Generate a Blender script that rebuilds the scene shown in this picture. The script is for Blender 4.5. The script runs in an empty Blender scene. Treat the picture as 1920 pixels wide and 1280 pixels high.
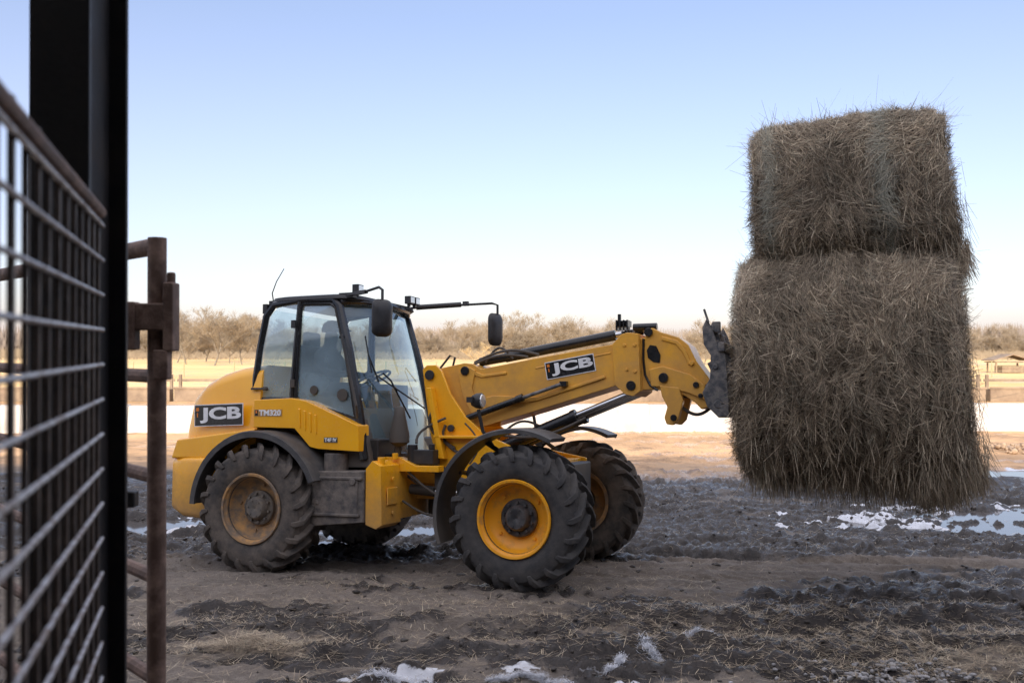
import bpy, bmesh, math, random
import numpy as np
from mathutils import Vector, Matrix
random.seed(7); rng=np.random.default_rng(11)
scene=bpy.context.scene
col=scene.collection
# ---------------------------------------------------------------- materials
def _nodes(name):
    m=bpy.data.materials.new(name); m.use_nodes=True
    nt=m.node_tree; nt.nodes.clear()
    out=nt.nodes.new('ShaderNodeOutputMaterial'); b=nt.nodes.new('ShaderNodeBsdfPrincipled')
    nt.links.new(b.outputs[0],out.inputs[0])
    return m,nt,b,out
def N(nt,t,**k):
    n=nt.nodes.new(t)
    for a,v in k.items(): setattr(n,a,v)
    return n
def mixc(nt,fac,a,b,blend='MIX'):
    n=N(nt,'ShaderNodeMix',data_type='RGBA',blend_type=blend)
    for sock,v in ((0,fac),(6,a),(7,b)):
        if isinstance(v,bpy.types.NodeSocket): nt.links.new(v,n.inputs[sock])
        elif sock==0: n.inputs[0].default_value=v
        else: n.inputs[sock].default_value=(*v,1) if len(v)==3 else v
    return n.outputs[2]
def ramp(nt,src,a,b,va=0,vb=1):
    n=N(nt,'ShaderNodeMapRange'); n.clamp=True
    nt.links.new(src,n.inputs[0]); n.inputs[1].default_value=a; n.inputs[2].default_value=b
    n.inputs[3].default_value=va; n.inputs[4].default_value=vb
    return n.outputs[0]
def noise(nt,scale,detail=6,rough=.6,vec=None,dist=0):
    n=N(nt,'ShaderNodeTexNoise'); n.inputs['Scale'].default_value=scale
    n.inputs['Detail'].default_value=detail; n.inputs['Roughness'].default_value=rough
    n.inputs['Distortion'].default_value=dist
    if vec is not None: nt.links.new(vec,n.inputs['Vector'])
    return n.outputs[0]
def texco(nt,which='Object'):
    return N(nt,'ShaderNodeTexCoord').outputs[which]
def bump(nt,b,src,strength,dist=.01):
    n=N(nt,'ShaderNodeBump'); n.inputs['Strength'].default_value=strength; n.inputs['Distance'].default_value=dist
    nt.links.new(src,n.inputs['Height']); nt.links.new(n.outputs[0],b.inputs['Normal'])
def M(name,c,rough=.5,metal=0,c2=None,sc=8,lo=.4,hi=.65,r2=None,bmp=0,bsc=60,dirt=None,dirt_z=(0.3,1.4),dirt_amt=.8,coat=0,spec=.5):
    m,nt,b,out=_nodes(name); co=texco(nt)
    b.inputs['Metallic'].default_value=metal; b.inputs['Roughness'].default_value=rough
    b.inputs['Specular IOR Level'].default_value=spec
    b.inputs['Coat Weight'].default_value=coat
    n1=noise(nt,sc,8,.65,co)
    f=ramp(nt,n1,lo,hi)
    cc=mixc(nt,f,c,c2 if c2 else tuple(x*.8 for x in c))
    rr=ramp(nt,n1,.3,.7,rough*.85,min(1,(r2 if r2 else rough*1.2)))
    if dirt:
        sep=N(nt,'ShaderNodeSeparateXYZ'); nt.links.new(co,sep.inputs[0])
        hz=ramp(nt,sep.outputs[2],dirt_z[0],dirt_z[1],1,0)
        n2=noise(nt,5,10,.75,co)
        ad=N(nt,'ShaderNodeMath',operation='ADD'); nt.links.new(hz,ad.inputs[0]); nt.links.new(n2,ad.inputs[1])
        f2=ramp(nt,ad.outputs[0],.75,1.35,0,dirt_amt)
        n3=noise(nt,40,6,.8,co); f3=ramp(nt,n3,.56,.68,0,.6)
        mx=N(nt,'ShaderNodeMath',operation='MAXIMUM'); 
        ml=N(nt,'ShaderNodeMath',operation='MULTIPLY'); nt.links.new(f3,ml.inputs[0]); 
        hz2=ramp(nt,sep.outputs[2],dirt_z[0],dirt_z[1]+.5,1,.12); nt.links.new(hz2,ml.inputs[1])
        nt.links.new(f2,mx.inputs[0]); nt.links.new(ml.outputs[0],mx.inputs[1])
        cc=mixc(nt,mx.outputs[0],cc,dirt)
        a=N(nt,'ShaderNodeMix'); nt.links.new(mx.outputs[0],a.inputs[0]); nt.links.new(rr,a.inputs[2]); a.inputs[3].default_value=.9
        rr=a.outputs[0]
    nt.links.new(cc,b.inputs['Base Color']); nt.links.new(rr,b.inputs['Roughness'])
    if bmp: bump(nt,b,noise(nt,bsc,6,.7,co),bmp)
    return m
yellow=M('yellow_paint',(1.0,.48,.014),.24,c2=(.94,.43,.012),sc=3,dirt=(.32,.20,.10),dirt_z=(.3,1.3),dirt_amt=.75,coat=.35,bmp=.04,spec=.55)
yboom=M('yellow_boom_paint',(1.0,.48,.014),.29,c2=(.92,.42,.012),sc=5,dirt=(.38,.23,.10),dirt_z=(-.7,1.6),dirt_amt=.55,coat=.3,bmp=.05,spec=.55)
blackp=M('black_plastic',(.018,.018,.02),.45,c2=(.035,.034,.034),sc=6,dirt=(.13,.11,.09),dirt_z=(.2,1.3),dirt_amt=.6,bmp=.1)
blackg=M('black_gloss_paint',(.012,.013,.015),.25,c2=(.022,.022,.024),sc=6)
fenderm=M('fender_plastic',(.045,.046,.05),.5,c2=(.09,.085,.08),sc=7,dirt=(.17,.145,.12),dirt_z=(.2,1.1),dirt_amt=.6,bmp=.15)
tyrem=M('tyre_rubber',(.028,.028,.03),.75,c2=(.085,.078,.072),sc=9,lo=.35,hi=.7,bmp=.35,bsc=50)
tyremud=M('tyre_rubber_muddy',(.04,.037,.035),.85,c2=(.14,.115,.095),sc=7,lo=.35,hi=.62,bmp=.6,bsc=40)
rimy=M('rim_yellow',(.92,.40,.015),.42,c2=(.50,.26,.07),sc=9,lo=.50,hi=.74,bmp=.1)
rimmud=M('rim_muddy',(.56,.30,.10),.75,c2=(.22,.165,.12),sc=8,lo=.34,hi=.58,bmp=.5)
hubm=M('hub_dark_steel',(.03,.032,.036),.5,c2=(.10,.09,.085),sc=14,bmp=.2)
hubmud=M('hub_muddy',(.12,.11,.10),.8,c2=(.22,.18,.14),sc=12,bmp=.4)
tankm=M('muddy_steel',(.07,.065,.065),.75,c2=(.20,.17,.145),sc=9,lo=.35,hi=.6,bmp=.7,bsc=45)
carrm=M('worn_dark_steel',(.08,.085,.095),.5,metal=.3,c2=(.24,.22,.20),sc=18,bmp=.5)
chrome=M('polished_steel',(.6,.6,.6),.18,metal=1)
white=M('white_marking',(.9,.9,.9),.4)
orange=M('orange_marking',(.8,.22,.02),.4)
lampm=M('lamp_glass',(.85,.88,.9),.12,metal=.5)
seatm=M('seat_fabric',(.03,.03,.035),.8)
shirt=M('dark_jacket',(.045,.05,.06),.9,bmp=.3)
capm=M('dark_cap',(.03,.03,.035),.8)
blackst=M('column_paint',(.012,.012,.014),.5,c2=(.034,.027,.024),sc=7,lo=.5,hi=.75,bmp=.25,dirt=(.16,.095,.06),dirt_z=(-.2,1.75),dirt_amt=.7)
rust=M('rusty_pipe',(.12,.072,.052),.7,c2=(.30,.20,.155),sc=12,lo=.44,hi=.66,bmp=.4,bsc=70)
galv=M('galvanised_wire',(.45,.44,.45),.42,metal=.45,c2=(.19,.14,.115),sc=34,lo=.44,hi=.62)
wirev=M('weathered_slat',(.12,.088,.070),.6,metal=.15,c2=(.05,.038,.032),sc=16,lo=.38,hi=.62,bmp=.4)
concrete=M('pale_concrete',(.68,.64,.60),.85,c2=(.54,.49,.44),sc=1.5,bmp=.3,bsc=12)
boards=M('weathered_boards',(.34,.25,.17),.85,c2=(.22,.16,.115),sc=2,bmp=.3,bsc=12)
barnm=M('barn_metal_sheet',(.60,.59,.56),.6,c2=(.5,.49,.46),sc=.8)
bark=M('tree_bark',(.27,.225,.17),.9,c2=(.18,.15,.115),sc=3)
twig=M('bare_twigs',(.34,.275,.195),.9,c2=(.26,.21,.155),sc=.4)
twig2=M('pale_twigs',(.62,.46,.24),.9,c2=(.45,.33,.18),sc=.4)
stone=M('pale_gravel',(.44,.43,.43),.85,c2=(.2,.19,.19),sc=20)
clod=M('mud_clod',(.046,.039,.035),.6,c2=(.10,.085,.074),sc=12,bmp=.5,bsc=60)
def glassmat(name,tint,milk,mfac,fmin):
    m,nt,b,out=_nodes(name)
    tr=N(nt,'ShaderNodeBsdfTransparent'); tr.inputs[0].default_value=(*tint,1)
    gl=N(nt,'ShaderNodeBsdfGlossy'); gl.inputs['Roughness'].default_value=.02; gl.inputs[0].default_value=(.85,.95,1,1)
    df=N(nt,'ShaderNodeBsdfDiffuse'); df.inputs[0].default_value=(*milk,1)  # bluish diffuse layer standing in for sky reflected in the panes
    lw=N(nt,'ShaderNodeLayerWeight'); lw.inputs[0].default_value=.5
    pw=N(nt,'ShaderNodeMath',operation='POWER'); nt.links.new(lw.outputs['Facing'],pw.inputs[0]); pw.inputs[1].default_value=3.5
    fr=ramp(nt,pw.outputs[0],0,1,fmin,.75)
    m1=N(nt,'ShaderNodeMixShader'); 
    f=ramp(nt,noise(nt,2.5,6,.6,texco(nt)),.3,.75,mfac*.6,mfac*1.3); nt.links.new(f,m1.inputs[0])
    nt.links.new(tr.outputs[0],m1.inputs[1]); nt.links.new(df.outputs[0],m1.inputs[2])
    m2=N(nt,'ShaderNodeMixShader'); nt.links.new(fr,m2.inputs[0])
    nt.links.new(m1.outputs[0],m2.inputs[1]); nt.links.new(gl.outputs[0],m2.inputs[2])
    nt.links.new(m2.outputs[0],out.inputs[0]); return m
glass=glassmat('sky_tint_glass',(.82,.95,1.0),(.55,.78,.92),.36,.18)
glassf=glassmat('windscreen_glass',(.84,.96,1.0),(.48,.74,.88),.13,.10)

# ---------------------------------------------------------------- mesh builder
class B:
    def __init__(s): s.v=[]; s.f=[]; s.m=[]
    def add(s,v,f,m=0):
        o=len(s.v); s.v+= [tuple(p) for p in v]; s.f+=[tuple(i+o for i in q) for q in f]; s.m+=[m]*len(f); return s
    def box(s,c,d,rot=None,m=0):
        v=[]
        for x in(-.5,.5):
            for y in(-.5,.5):
                for z in(-.5,.5):
                    p=Vector((x*d[0],y*d[1],z*d[2]))
                    if rot is not None: p=rot@p
                    v.append(p+Vector(c))
        return s.add(v,[(0,1,3,2),(4,6,7,5),(0,4,5,1),(2,3,7,6),(0,2,6,4),(1,5,7,3)],m)
    def prism(s,poly,y0,y1,m=0):
        n=len(poly); v=[(x,y0,z) for x,z in poly]+[(x,y1,z) for x,z in poly]
        f=[tuple(range(n)),tuple(range(2*n-1,n-1,-1))]+[(i,(i+1)%n,(i+1)%n+n,i+n) for i in range(n)]
        return s.add(v,f,m)
    def tube(s,pts,r,n=10,m=0,cap=True):
        pts=[Vector(p) for p in pts]; rr=r if isinstance(r,(list,tuple)) else [r]*len(pts)
        v=[];f=[]; up=None
        for i,p in enumerate(pts):
            a=pts[max(i-1,0)]; b=pts[min(i+1,len(pts)-1)]; t=(b-a).normalized()
            if up is None:
                up=t.orthogonal().normalized()
            else:
                up=(up-t*up.dot(t)); up=up.normalized() if up.length>1e-6 else t.orthogonal().normalized()
            w=t.cross(up)
            for k in range(n):
                q=2*math.pi*k/n; v.append(p+(up*math.cos(q)+w*math.sin(q))*rr[i])
        for i in range(len(pts)-1):
            for k in range(n):
                f.append((i*n+k,i*n+(k+1)%n,(i+1)*n+(k+1)%n,(i+1)*n+k))
        if cap: f.append(tuple(range(n))); f.append(tuple((len(pts)-1)*n+k for k in range(n-1,-1,-1)))
        return s.add(v,f,m)
    def cyl(s,a,b,r,r2=None,n=20,m=0): return s.tube([a,b],[r,r if r2 is None else r2],n,m)
    def rev(s,prof,c=(0,0,0),n=48,m=0,close=False):
        v=[];f=[];k=len(prof)
        for i in range(n):
            q=2*math.pi*i/n
            for y,r in prof: v.append((c[0]+r*math.cos(q),c[1]+y,c[2]+r*math.sin(q)))
        for i in range(n):
            j=(i+1)%n
            for a in range(k-1 if not close else k):
                b=(a+1)%k; f.append((i*k+a,i*k+b,j*k+b,j*k+a))
        return s.add(v,f,m)
    def loft(s,rings,m=0,cap=True):
        n=len(rings[0]); v=[p for r in rings for p in r]; f=[]
        for i in range(len(rings)-1):
            for k in range(n): f.append((i*n+k,i*n+(k+1)%n,(i+1)*n+(k+1)%n,(i+1)*n+k))
        if cap: f.append(tuple(range(n))); f.append(tuple((len(rings)-1)*n+k for k in range(n-1,-1,-1)))
        return s.add(v,f,m)
    def obj(s,name,mats,parent=None,bevel=0,ang=35,recalc=True,seg=2):
        me=bpy.data.meshes.new(name); me.from_pydata([tuple(p) for p in s.v],[],s.f)
        if not isinstance(mats,(list,tuple)): mats=[mats]
        for x in mats: me.materials.append(x)
        me.polygons.foreach_set('material_index',s.m)
        if recalc:
            bm=bmesh.new(); bm.from_mesh(me); bmesh.ops.recalc_face_normals(bm,faces=bm.faces); bm.to_mesh(me); bm.free()
        me.polygons.foreach_set('use_smooth',[True]*len(me.polygons))
        me.set_sharp_from_angle(angle=math.radians(ang)); me.update()
        o=bpy.data.objects.new(name,me); col.objects.link(o)
        if parent: o.parent=parent
        if bevel:
            b=o.modifiers.new('Bevel','BEVEL'); b.width=bevel; b.segments=seg; b.limit_method='ANGLE'; b.angle_limit=math.radians(35); b.harden_normals=True
        return o
def empty(name,parent=None,loc=(0,0,0)):
    o=bpy.data.objects.new(name,None); o.empty_display_size=.2; col.objects.link(o); o.location=loc
    if parent: o.parent=parent
    return o
def tag(o,label,cat,group=None):
    o['label']=label; o['category']=cat
    if group: o['group']=group
def rrect(cx,cy,hx,hy,r,n=6):
    pts=[]
    for (sx,sy,a0) in((1,1,0),(-1,1,90),(-1,-1,180),(1,-1,270)):
        for i in range(n+1):
            a=math.radians(a0+90*i/n); pts.append((cx+sx*(hx-r)+r*math.cos(a),cy+sy*(hy-r)+r*math.sin(a)))
    return pts
# ---------------------------------------------------------------- numpy noise
def _h(xi,yi,zi,seed):
    h=(xi*374761393+yi*668265263+zi*2147483647+seed*144269504)&0xffffffff
    h=((h^(h>>13))*1274126177)&0xffffffff
    h=h^(h>>16)
    return h/4294967295.0
def vn(x,y,z=None,seed=0):
    x=np.asarray(x,float); y=np.asarray(y,float); z=np.zeros_like(x) if z is None else np.asarray(z,float)
    xi=np.floor(x).astype(np.int64); yi=np.floor(y).astype(np.int64); zi=np.floor(z).astype(np.int64)
    fx=x-xi; fy=y-yi; fz=z-zi
    fx=fx*fx*(3-2*fx); fy=fy*fy*(3-2*fy); fz=fz*fz*(3-2*fz)
    r=0
    for dx in(0,1):
        for dy in(0,1):
            for dz in(0,1):
                w=(fx if dx else 1-fx)*(fy if dy else 1-fy)*(fz if dz else 1-fz)
                r=r+w*_h(xi+dx,yi+dy,zi+dz,seed)
    return r
def fbm(x,y,z=None,o=5,seed=0,g=.5):
    a=1;s=0;t=0;f=1
    for i in range(o):
        s=s+a*vn(np.asarray(x)*f+13.1*i,np.asarray(y)*f-7.7*i,None if z is None else np.asarray(z)*f,seed+i); t+=a; a*=g; f*=2.03
    return s/t
def sstep(a,b,x):
    t=np.clip((x-a)/(b-a),0,1); return t*t*(3-2*t)
# ---------------------------------------------------------------- ground
PUD=[(8.0,13.2,3.1,1.05),(5.2,12.6,.8,.20),(-4.9,13.0,1.3,.5),(-2.25,12.0,.9,1.0),(-.75,12.4,1.0,.5),(10.2,18.2,2.8,.6),(-12,36,6,1.6),(13,17,1.5,.4),(6.4,16.2,1.4,.22)]
def basez(Y): 
    t=np.clip((Y-8.0)/4.2,0,1)
    return -.31*t
def mudmask(X,Y):
    n=fbm(X*.55,Y*.9,seed=3,o=4)
    edge=7.75+.28*np.clip(X,-2,3)+(n-.5)*1.6
    near=sstep(.35,-.35,Y-edge)*sstep(-2.2,-1.0,X+(n-.5)*2)
    near=near*(.30+.70*sstep(.32,.45,fbm(X*1.3,Y*1.7,seed=19,o=5)))
    far=sstep(9.7,10.6,Y+(n-.5)*1.4)*sstep(19.5,17,Y)
    far=far*(.7+.3*sstep(.35,.6,n))*(.6+.4*sstep(.26,.44,fbm(X*1.7,Y*2.2,seed=9,o=4)))
    mid=.75*sstep(.55,.65,fbm(X*.9+4,Y*2.4,seed=29,o=5))
    under=np.exp(-(((X+1.2)/3.2)**2+((Y-11.0)/1.3)**2))
    return np.clip(np.maximum(np.maximum(near,far),np.maximum(under,mid)),0,1)
def puddist(X,Y):
    d=np.full_like(np.asarray(X,float),9.)
    w=(fbm(np.asarray(X)*1.4,np.asarray(Y)*2.6,seed=31,o=5,g=.55)-.5)*1.35
    for (cx,cy,rx,ry) in PUD:
        d=np.minimum(d,np.sqrt(((X-cx)/rx)**2+((Y-cy)/ry)**2)+w)
    return d
def height(X,Y):
    X=np.asarray(X,float);Y=np.asarray(Y,float)
    z=basez(Y)
    near=sstep(45,22,Y)
    m=mudmask(X,Y)
    rid=1-np.abs(2*fbm(X*2.6,Y*3.6,seed=21,o=5,g=.5)-1)
    rid2=fbm(X*9,Y*11,seed=41,o=4,g=.6)
    bil=np.abs(2*fbm(X*4.5,Y*6,seed=47,o=4,g=.5)-1)
    z=z+near*((fbm(X*.5,Y*.6,seed=1,o=3)-.5)*.05)
    z=z+near*m*((rid-.75)*.17+(rid2-.5)*.075+(bil-.25)*.12)
    z=z+near*(1-m)*((rid2-.5)*.036+(fbm(X*3,Y*4,seed=77)-.5)*.04)
    rut=np.sin((Y*1.0+.22*X)*2*math.pi/1.1)*.014+np.abs(np.sin((X*3+Y*1.0)*math.pi/.26))*.020*sstep(.45,.6,fbm(X*.5,Y*2.2,seed=55))
    z=z+near*rut*sstep(9,10.5,Y)
    for (yc,sl,dp) in ((9.1,-.10,.035),(7.9,-.02,.06),(6.95,.05,.065),(10.9,-.30,.10),(11.9,-.22,.09),(10.1,-.12,.05)):
        cc=yc+sl*X+.35*(fbm(X*.4,X*0+yc,seed=60)-.5); dd=(Y-cc)/.20
        lug=np.abs(np.sin((X*1.0+np.abs(Y-cc)*1.2)*math.pi/.22))*.045*np.exp(-dd**4)*sstep(.30,.45,fbm(X*.7,Y*0+yc,seed=62))
        z=z-near*dp*np.exp(-dd**2)+near*.035*np.exp(-(np.abs(dd)-1.6)**2*3)+near*lug
    p=puddist(X,Y)
    z=z-sstep(1.3,.6,p)*.08
    far=sstep(60,400,Y)
    return z+far*(fbm(X*.006,Y*.004,seed=5,o=2)-.5)*1.2
def axis(dense0,dense1,step,lo,hi,g=1.06):
    a=list(np.arange(dense0,dense1,step)); s=step; x=a[-1]
    while x<hi: s*=g; x+=s; a.append(x)
    s=step; x=a[0]; b=[]
    while x>lo: s*=g; x-=s; b.append(x)
    return np.array(b[::-1]+a)
xs=axis(-4.5,8.0,.026,-900,900,1.07); ys=axis(5.6,15.0,.026,-60,1500,1.033)
GX,GY=np.meshgrid(xs,ys); GZ=height(GX,GY)
nx,ny=len(xs),len(ys)
me=bpy.data.meshes.new('ground')
verts=np.stack([GX.ravel(),GY.ravel(),GZ.ravel()],1)
idx=np.arange(nx*ny).reshape(ny,nx)
q=np.stack([idx[:-1,:-1].ravel(),idx[:-1,1:].ravel(),idx[1:,1:].ravel(),idx[1:,:-1].ravel()],1)
def fastmesh(me,verts,quads,k=4):
    me.vertices.add(len(verts)); me.vertices.foreach_set('co',np.asarray(verts,np.float32).ravel())
    me.loops.add(len(quads)*k); me.loops.foreach_set('vertex_index',np.asarray(quads,np.int32).ravel())
    me.polygons.add(len(quads)); me.polygons.foreach_set('loop_start',np.arange(0,len(quads)*k,k,dtype=np.int32))
    me.polygons.foreach_set('use_smooth',np.ones(len(quads),bool))
    me.update(calc_edges=True); me.validate()
fastmesh(me,verts,q)
pd_=puddist(GX,GY)
mm=mudmask(GX,GY); pp=sstep(1.5,.95,pd_)
snow=sstep(1.30,1.15,pd_)*sstep(.85,1.0,pd_)*sstep(.52,.57,fbm(GX*1.6,GY*4.0,seed=81,o=4,g=.5))*sstep(11.5,12.3,GY)*sstep(20,19,GY)
snow=np.maximum(snow,sstep(.60,.65,fbm(GX*3.2,GY*5.5,seed=83,o=6,g=.62))*sstep(6.35,6.1,GY+.12*GX)*sstep(-1.4,-.9,GX)*.9)
snow=np.maximum(snow,sstep(.52,.57,fbm(GX*1.3,GY*4.5,seed=85,o=4,g=.5))*np.exp(-(((GX-6.4)/1.5)**2+((GY-12.9)/.6)**2)**1.5))
at=me.color_attributes.new('zones','FLOAT_COLOR','POINT')
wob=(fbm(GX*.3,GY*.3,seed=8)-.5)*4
lit=sstep(17.5,19.5,GY+wob)  # sunlit zone past the barn shadow; sunlight also put into its tan colour
field=sstep(40,44,GY)
at.data.foreach_set('color',np.stack([np.maximum(mm,pp).ravel(),lit.ravel(),field.ravel(),np.ones(nx*ny)],1).astype(np.float32).ravel())
a2=me.color_attributes.new('frost','FLOAT_COLOR','POINT'); sn=snow.ravel()
a2.data.foreach_set('color',np.stack([sn,sn,sn,np.ones(nx*ny)],1).astype(np.float32).ravel())
ground=bpy.data.objects.new('ground',me); col.objects.link(ground); ground['kind']='structure'
m,nt,b,out=_nodes('ground_earth'); co=texco(nt)
att=N(nt,'ShaderNodeVertexColor',layer_name='zones'); sp=N(nt,'ShaderNodeSeparateColor'); nt.links.new(att.outputs[0],sp.inputs[0])
fro=N(nt,'ShaderNodeVertexColor',layer_name='frost'); sp2=N(nt,'ShaderNodeSeparateColor'); nt.links.new(fro.outputs[0],sp2.inputs[0])
n1=noise(nt,1.3,10,.7,co); n2=noise(nt,16,8,.75,co); n3=noise(nt,90,4,.8,co)
dry=mixc(nt,ramp(nt,n1,.38,.62),(.255,.215,.178),(.155,.130,.108))
dry=mixc(nt,ramp(nt,n2,.5,.72),dry,(.33,.285,.24))
dry=mixc(nt,ramp(nt,n3,.50,.64,0,.8),dry,(.078,.063,.053))
wet=mixc(nt,ramp(nt,n2,.35,.65),(.024,.020,.018),(.072,.059,.051))
mudf=N(nt,'ShaderNodeMath',operation='ADD'); nt.links.new(sp.outputs[0],mudf.inputs[0])
nt.links.new(ramp(nt,n2,.3,.7,-.25,.25),mudf.inputs[1])
mf=ramp(nt,mudf.outputs[0],.3,.6)
c=mixc(nt,mf,dry,wet)
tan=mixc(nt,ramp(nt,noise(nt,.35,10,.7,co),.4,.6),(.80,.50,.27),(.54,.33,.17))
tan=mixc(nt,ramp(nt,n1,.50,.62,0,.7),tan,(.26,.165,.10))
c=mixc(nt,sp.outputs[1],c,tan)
mp=N(nt,'ShaderNodeMapping'); nt.links.new(co,mp.inputs[0]); mp.inputs['Scale'].default_value=(.02,.09,1)
fl=mixc(nt,ramp(nt,noise(nt,1,8,.6,mp.outputs[0]),.38,.62),(.93,.64,.29),(.80,.52,.22))
c=mixc(nt,sp.outputs[2],c,fl)
sf=N(nt,'ShaderNodeMath',operation='ADD'); nt.links.new(sp2.outputs[0],sf.inputs[0]); nt.links.new(ramp(nt,n2,.3,.7,-.2,.2),sf.inputs[1])
sff=ramp(nt,sf.outputs[0],.35,.65)
c=mixc(nt,sff,c,(.85,.87,.92))
nt.links.new(c,b.inputs['Base Color'])
nt.links.new(ramp(nt,mf,0,1,.92,.22),b.inputs['Roughness']); b.inputs['Specular IOR Level'].default_value=.5
ad=N(nt,'ShaderNodeMath',operation='ADD'); nt.links.new(n2,ad.inputs[0]); nt.links.new(n3,ad.inputs[1])
bump(nt,b,ad.outputs[0],.65,.025)
me.materials.append(m)
m,nt,b,out=_nodes('puddle_water'); b.inputs['Base Color'].default_value=(.10,.09,.085,1); b.inputs['Roughness'].default_value=.08
b.inputs['IOR'].default_value=1.33; b.inputs['Specular IOR Level'].default_value=.9
bump(nt,b,noise(nt,6,5,.6,texco(nt)),.06,.01)
water=m
for i_,(cx,cy,rx,ry) in enumerate(PUD):
    v=[];n=40; zz=float(basez(np.array(cy)))-.028
    for i in range(n):
        a=2*math.pi*i/n; v.append((cx+1.4*rx*math.cos(a),cy+1.4*ry*math.sin(a),zz+.0004*i_))
    o=B().add(v,[tuple(range(n))]).obj('puddle',water,recalc=False); o['kind']='structure'
# ---------------------------------------------------------------- strands
def strands(name,P,T,Nn,L,W,C,bend,parent,mat):
    n=len(P); T=T/np.linalg.norm(T,axis=1)[:,None]; S=np.cross(T,Nn); S=S/(np.linalg.norm(S,axis=1)[:,None]+1e-9)
    pts=[]
    for t,bd in((-.5,bend[:,0]),(0,np.zeros(n)),(.5,bend[:,1])):
        c=P+T*(L*t)[:,None]+Nn*bd[:,None]
        w=W*(1 if t==0 else .55)
        pts+=[c-S*w[:,None]/2,c+S*w[:,None]/2]
    V=np.stack(pts,1).reshape(-1,3); o=np.arange(n)*6
    Q=np.concatenate([np.stack([o,o+1,o+3,o+2],1),np.stack([o+2,o+3,o+5,o+4],1)])
    me=bpy.data.meshes.new(name); fastmesh(me,V,Q)
    a=me.color_attributes.new('tone','FLOAT_COLOR','POINT')
    cc=np.repeat(np.concatenate([C,np.ones((n,1))],1),6,0); a.data.foreach_set('color',cc.astype(np.float32).ravel())
    me.materials.append(mat); ob=bpy.data.objects.new(name,me); col.objects.link(ob)
    if parent: ob.parent=parent
    return ob
m,nt,b,out=_nodes('straw_strands'); at=N(nt,'ShaderNodeVertexColor',layer_name='tone'); nt.links.new(at.outputs[0],b.inputs['Base Color']); b.inputs['Roughness'].default_value=.7
b.inputs['Specular IOR Level'].default_value=.35
strawm=m
def strawcols(n,dark=1.):
    base=np.array([[.42,.335,.235],[.315,.25,.175],[.185,.145,.105],[.68,.57,.41],[.30,.272,.20]])
    k=rng.choice(5,n,p=[.29,.27,.21,.11,.12]); return base[k]*(rng.uniform(.75,1.12,n)*dark)[:,None]
n=40000
Y=5.4+rng.power(.8,n)*11; X=(rng.uniform(-.62,.62,n))*Y
k=fbm(X*.9,Y*1.3,seed=91,o=4); keep=k>rng.uniform(.32,.66,n); X=X[keep];Y=Y[keep]
cl=[(-1.8,6.55,.26,1800),(-2.2,7.0,.5,900),(3.0,6.6,.9,6500),(2.3,7.2,.9,2800),(1.0,7.4,.6,900),(-.5,8.0,1.5,1700),(3.2,6.2,.5,1700)]
for cx,cy,s,cnt in cl:
    X=np.concatenate([X,rng.normal(cx,s,cnt)]); Y=np.concatenate([Y,rng.normal(cy,s*.5,cnt)])
n=len(X); a=rng.uniform(0,2*math.pi,n)
Z=height(X,Y)+rng.uniform(.002,.02,n)
for cx,cy,s,cnt in cl[:1]: Z+=.12*np.exp(-(((X-cx)/.22)**2+((Y-cy)/.16)**2))*rng.uniform(0,1,n)
T=np.stack([np.cos(a),np.sin(a),rng.normal(0,.12,n)],1); Nn=np.tile([0,0,1.],(n,1))
o=strands('straw_litter',np.stack([X,Y,Z],1),T,Nn,rng.uniform(.03,.16,n),rng.uniform(.002,.0042,n),strawcols(n,1.15),rng.uniform(-.004,.012,(n,2)),None,strawm); o['kind']='stuff'
def blobs(name,P,R,mat,flat=.7):
    bm=bmesh.new(); bmesh.ops.create_icosphere(bm,subdivisions=1,radius=1); iv=np.array([v.co[:] for v in bm.verts]); fi=np.array([[v.index for v in f.verts] for f in bm.faces]); bm.free()
    n=len(P); V=iv[None]*rng.uniform(.6,1.35,(n,len(iv),1))*R[:,None,None]*np.array([1,1,flat])*rng.uniform(.7,1.3,(n,1,3))+P[:,None]
    F=(fi[None]+(np.arange(n)*len(iv))[:,None,None]).reshape(-1,3)
    me=bpy.data.meshes.new(name); fastmesh(me,V.reshape(-1,3),F,3); me.materials.append(mat)
    o=bpy.data.objects.new(name,me); col.objects.link(o); return o
n=22000; Y=5.5+rng.power(.9,n)*11; X=rng.uniform(-.6,.62,n)*Y; mk=mudmask(X,Y); keep=(rng.uniform(0,1,n)<(.14+.8*mk*(fbm(X*1.2,Y*1.5,seed=95,o=3)>.48)))&(puddist(X,Y)>.95); X=X[keep];Y=Y[keep]
R=.004+.026*rng.power(.26,len(X)); R=np.where(rng.uniform(0,1,len(X))<.04,R*1.8,R)
o=blobs('mud_clods',np.stack([X,Y,height(X,Y)+R*.05],1),R,clod); o['kind']='stuff'
n=520; X=rng.normal(2.45,.30,n);Y=rng.normal(6.02,.14,n)
R=rng.uniform(.008,.022,n); o=blobs('gravel',np.stack([X,Y,height(X,Y)+R*.4],1),R,stone); o['kind']='stuff'
n=260; X=rng.uniform(11.2,15,n); Y=22+rng.normal(0,.6,n); R=rng.uniform(.02,.09,n)
o=blobs('dirt_mound',np.stack([X*1.0,Y,height(X,Y)+R*.4+.12*np.exp(-((Y-22)/.6)**2)*rng.uniform(0,1,n)],1),R,M('sunlit_rubble',(.50,.36,.24),.9,c2=(.32,.22,.15))); o['kind']='stuff'
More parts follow.
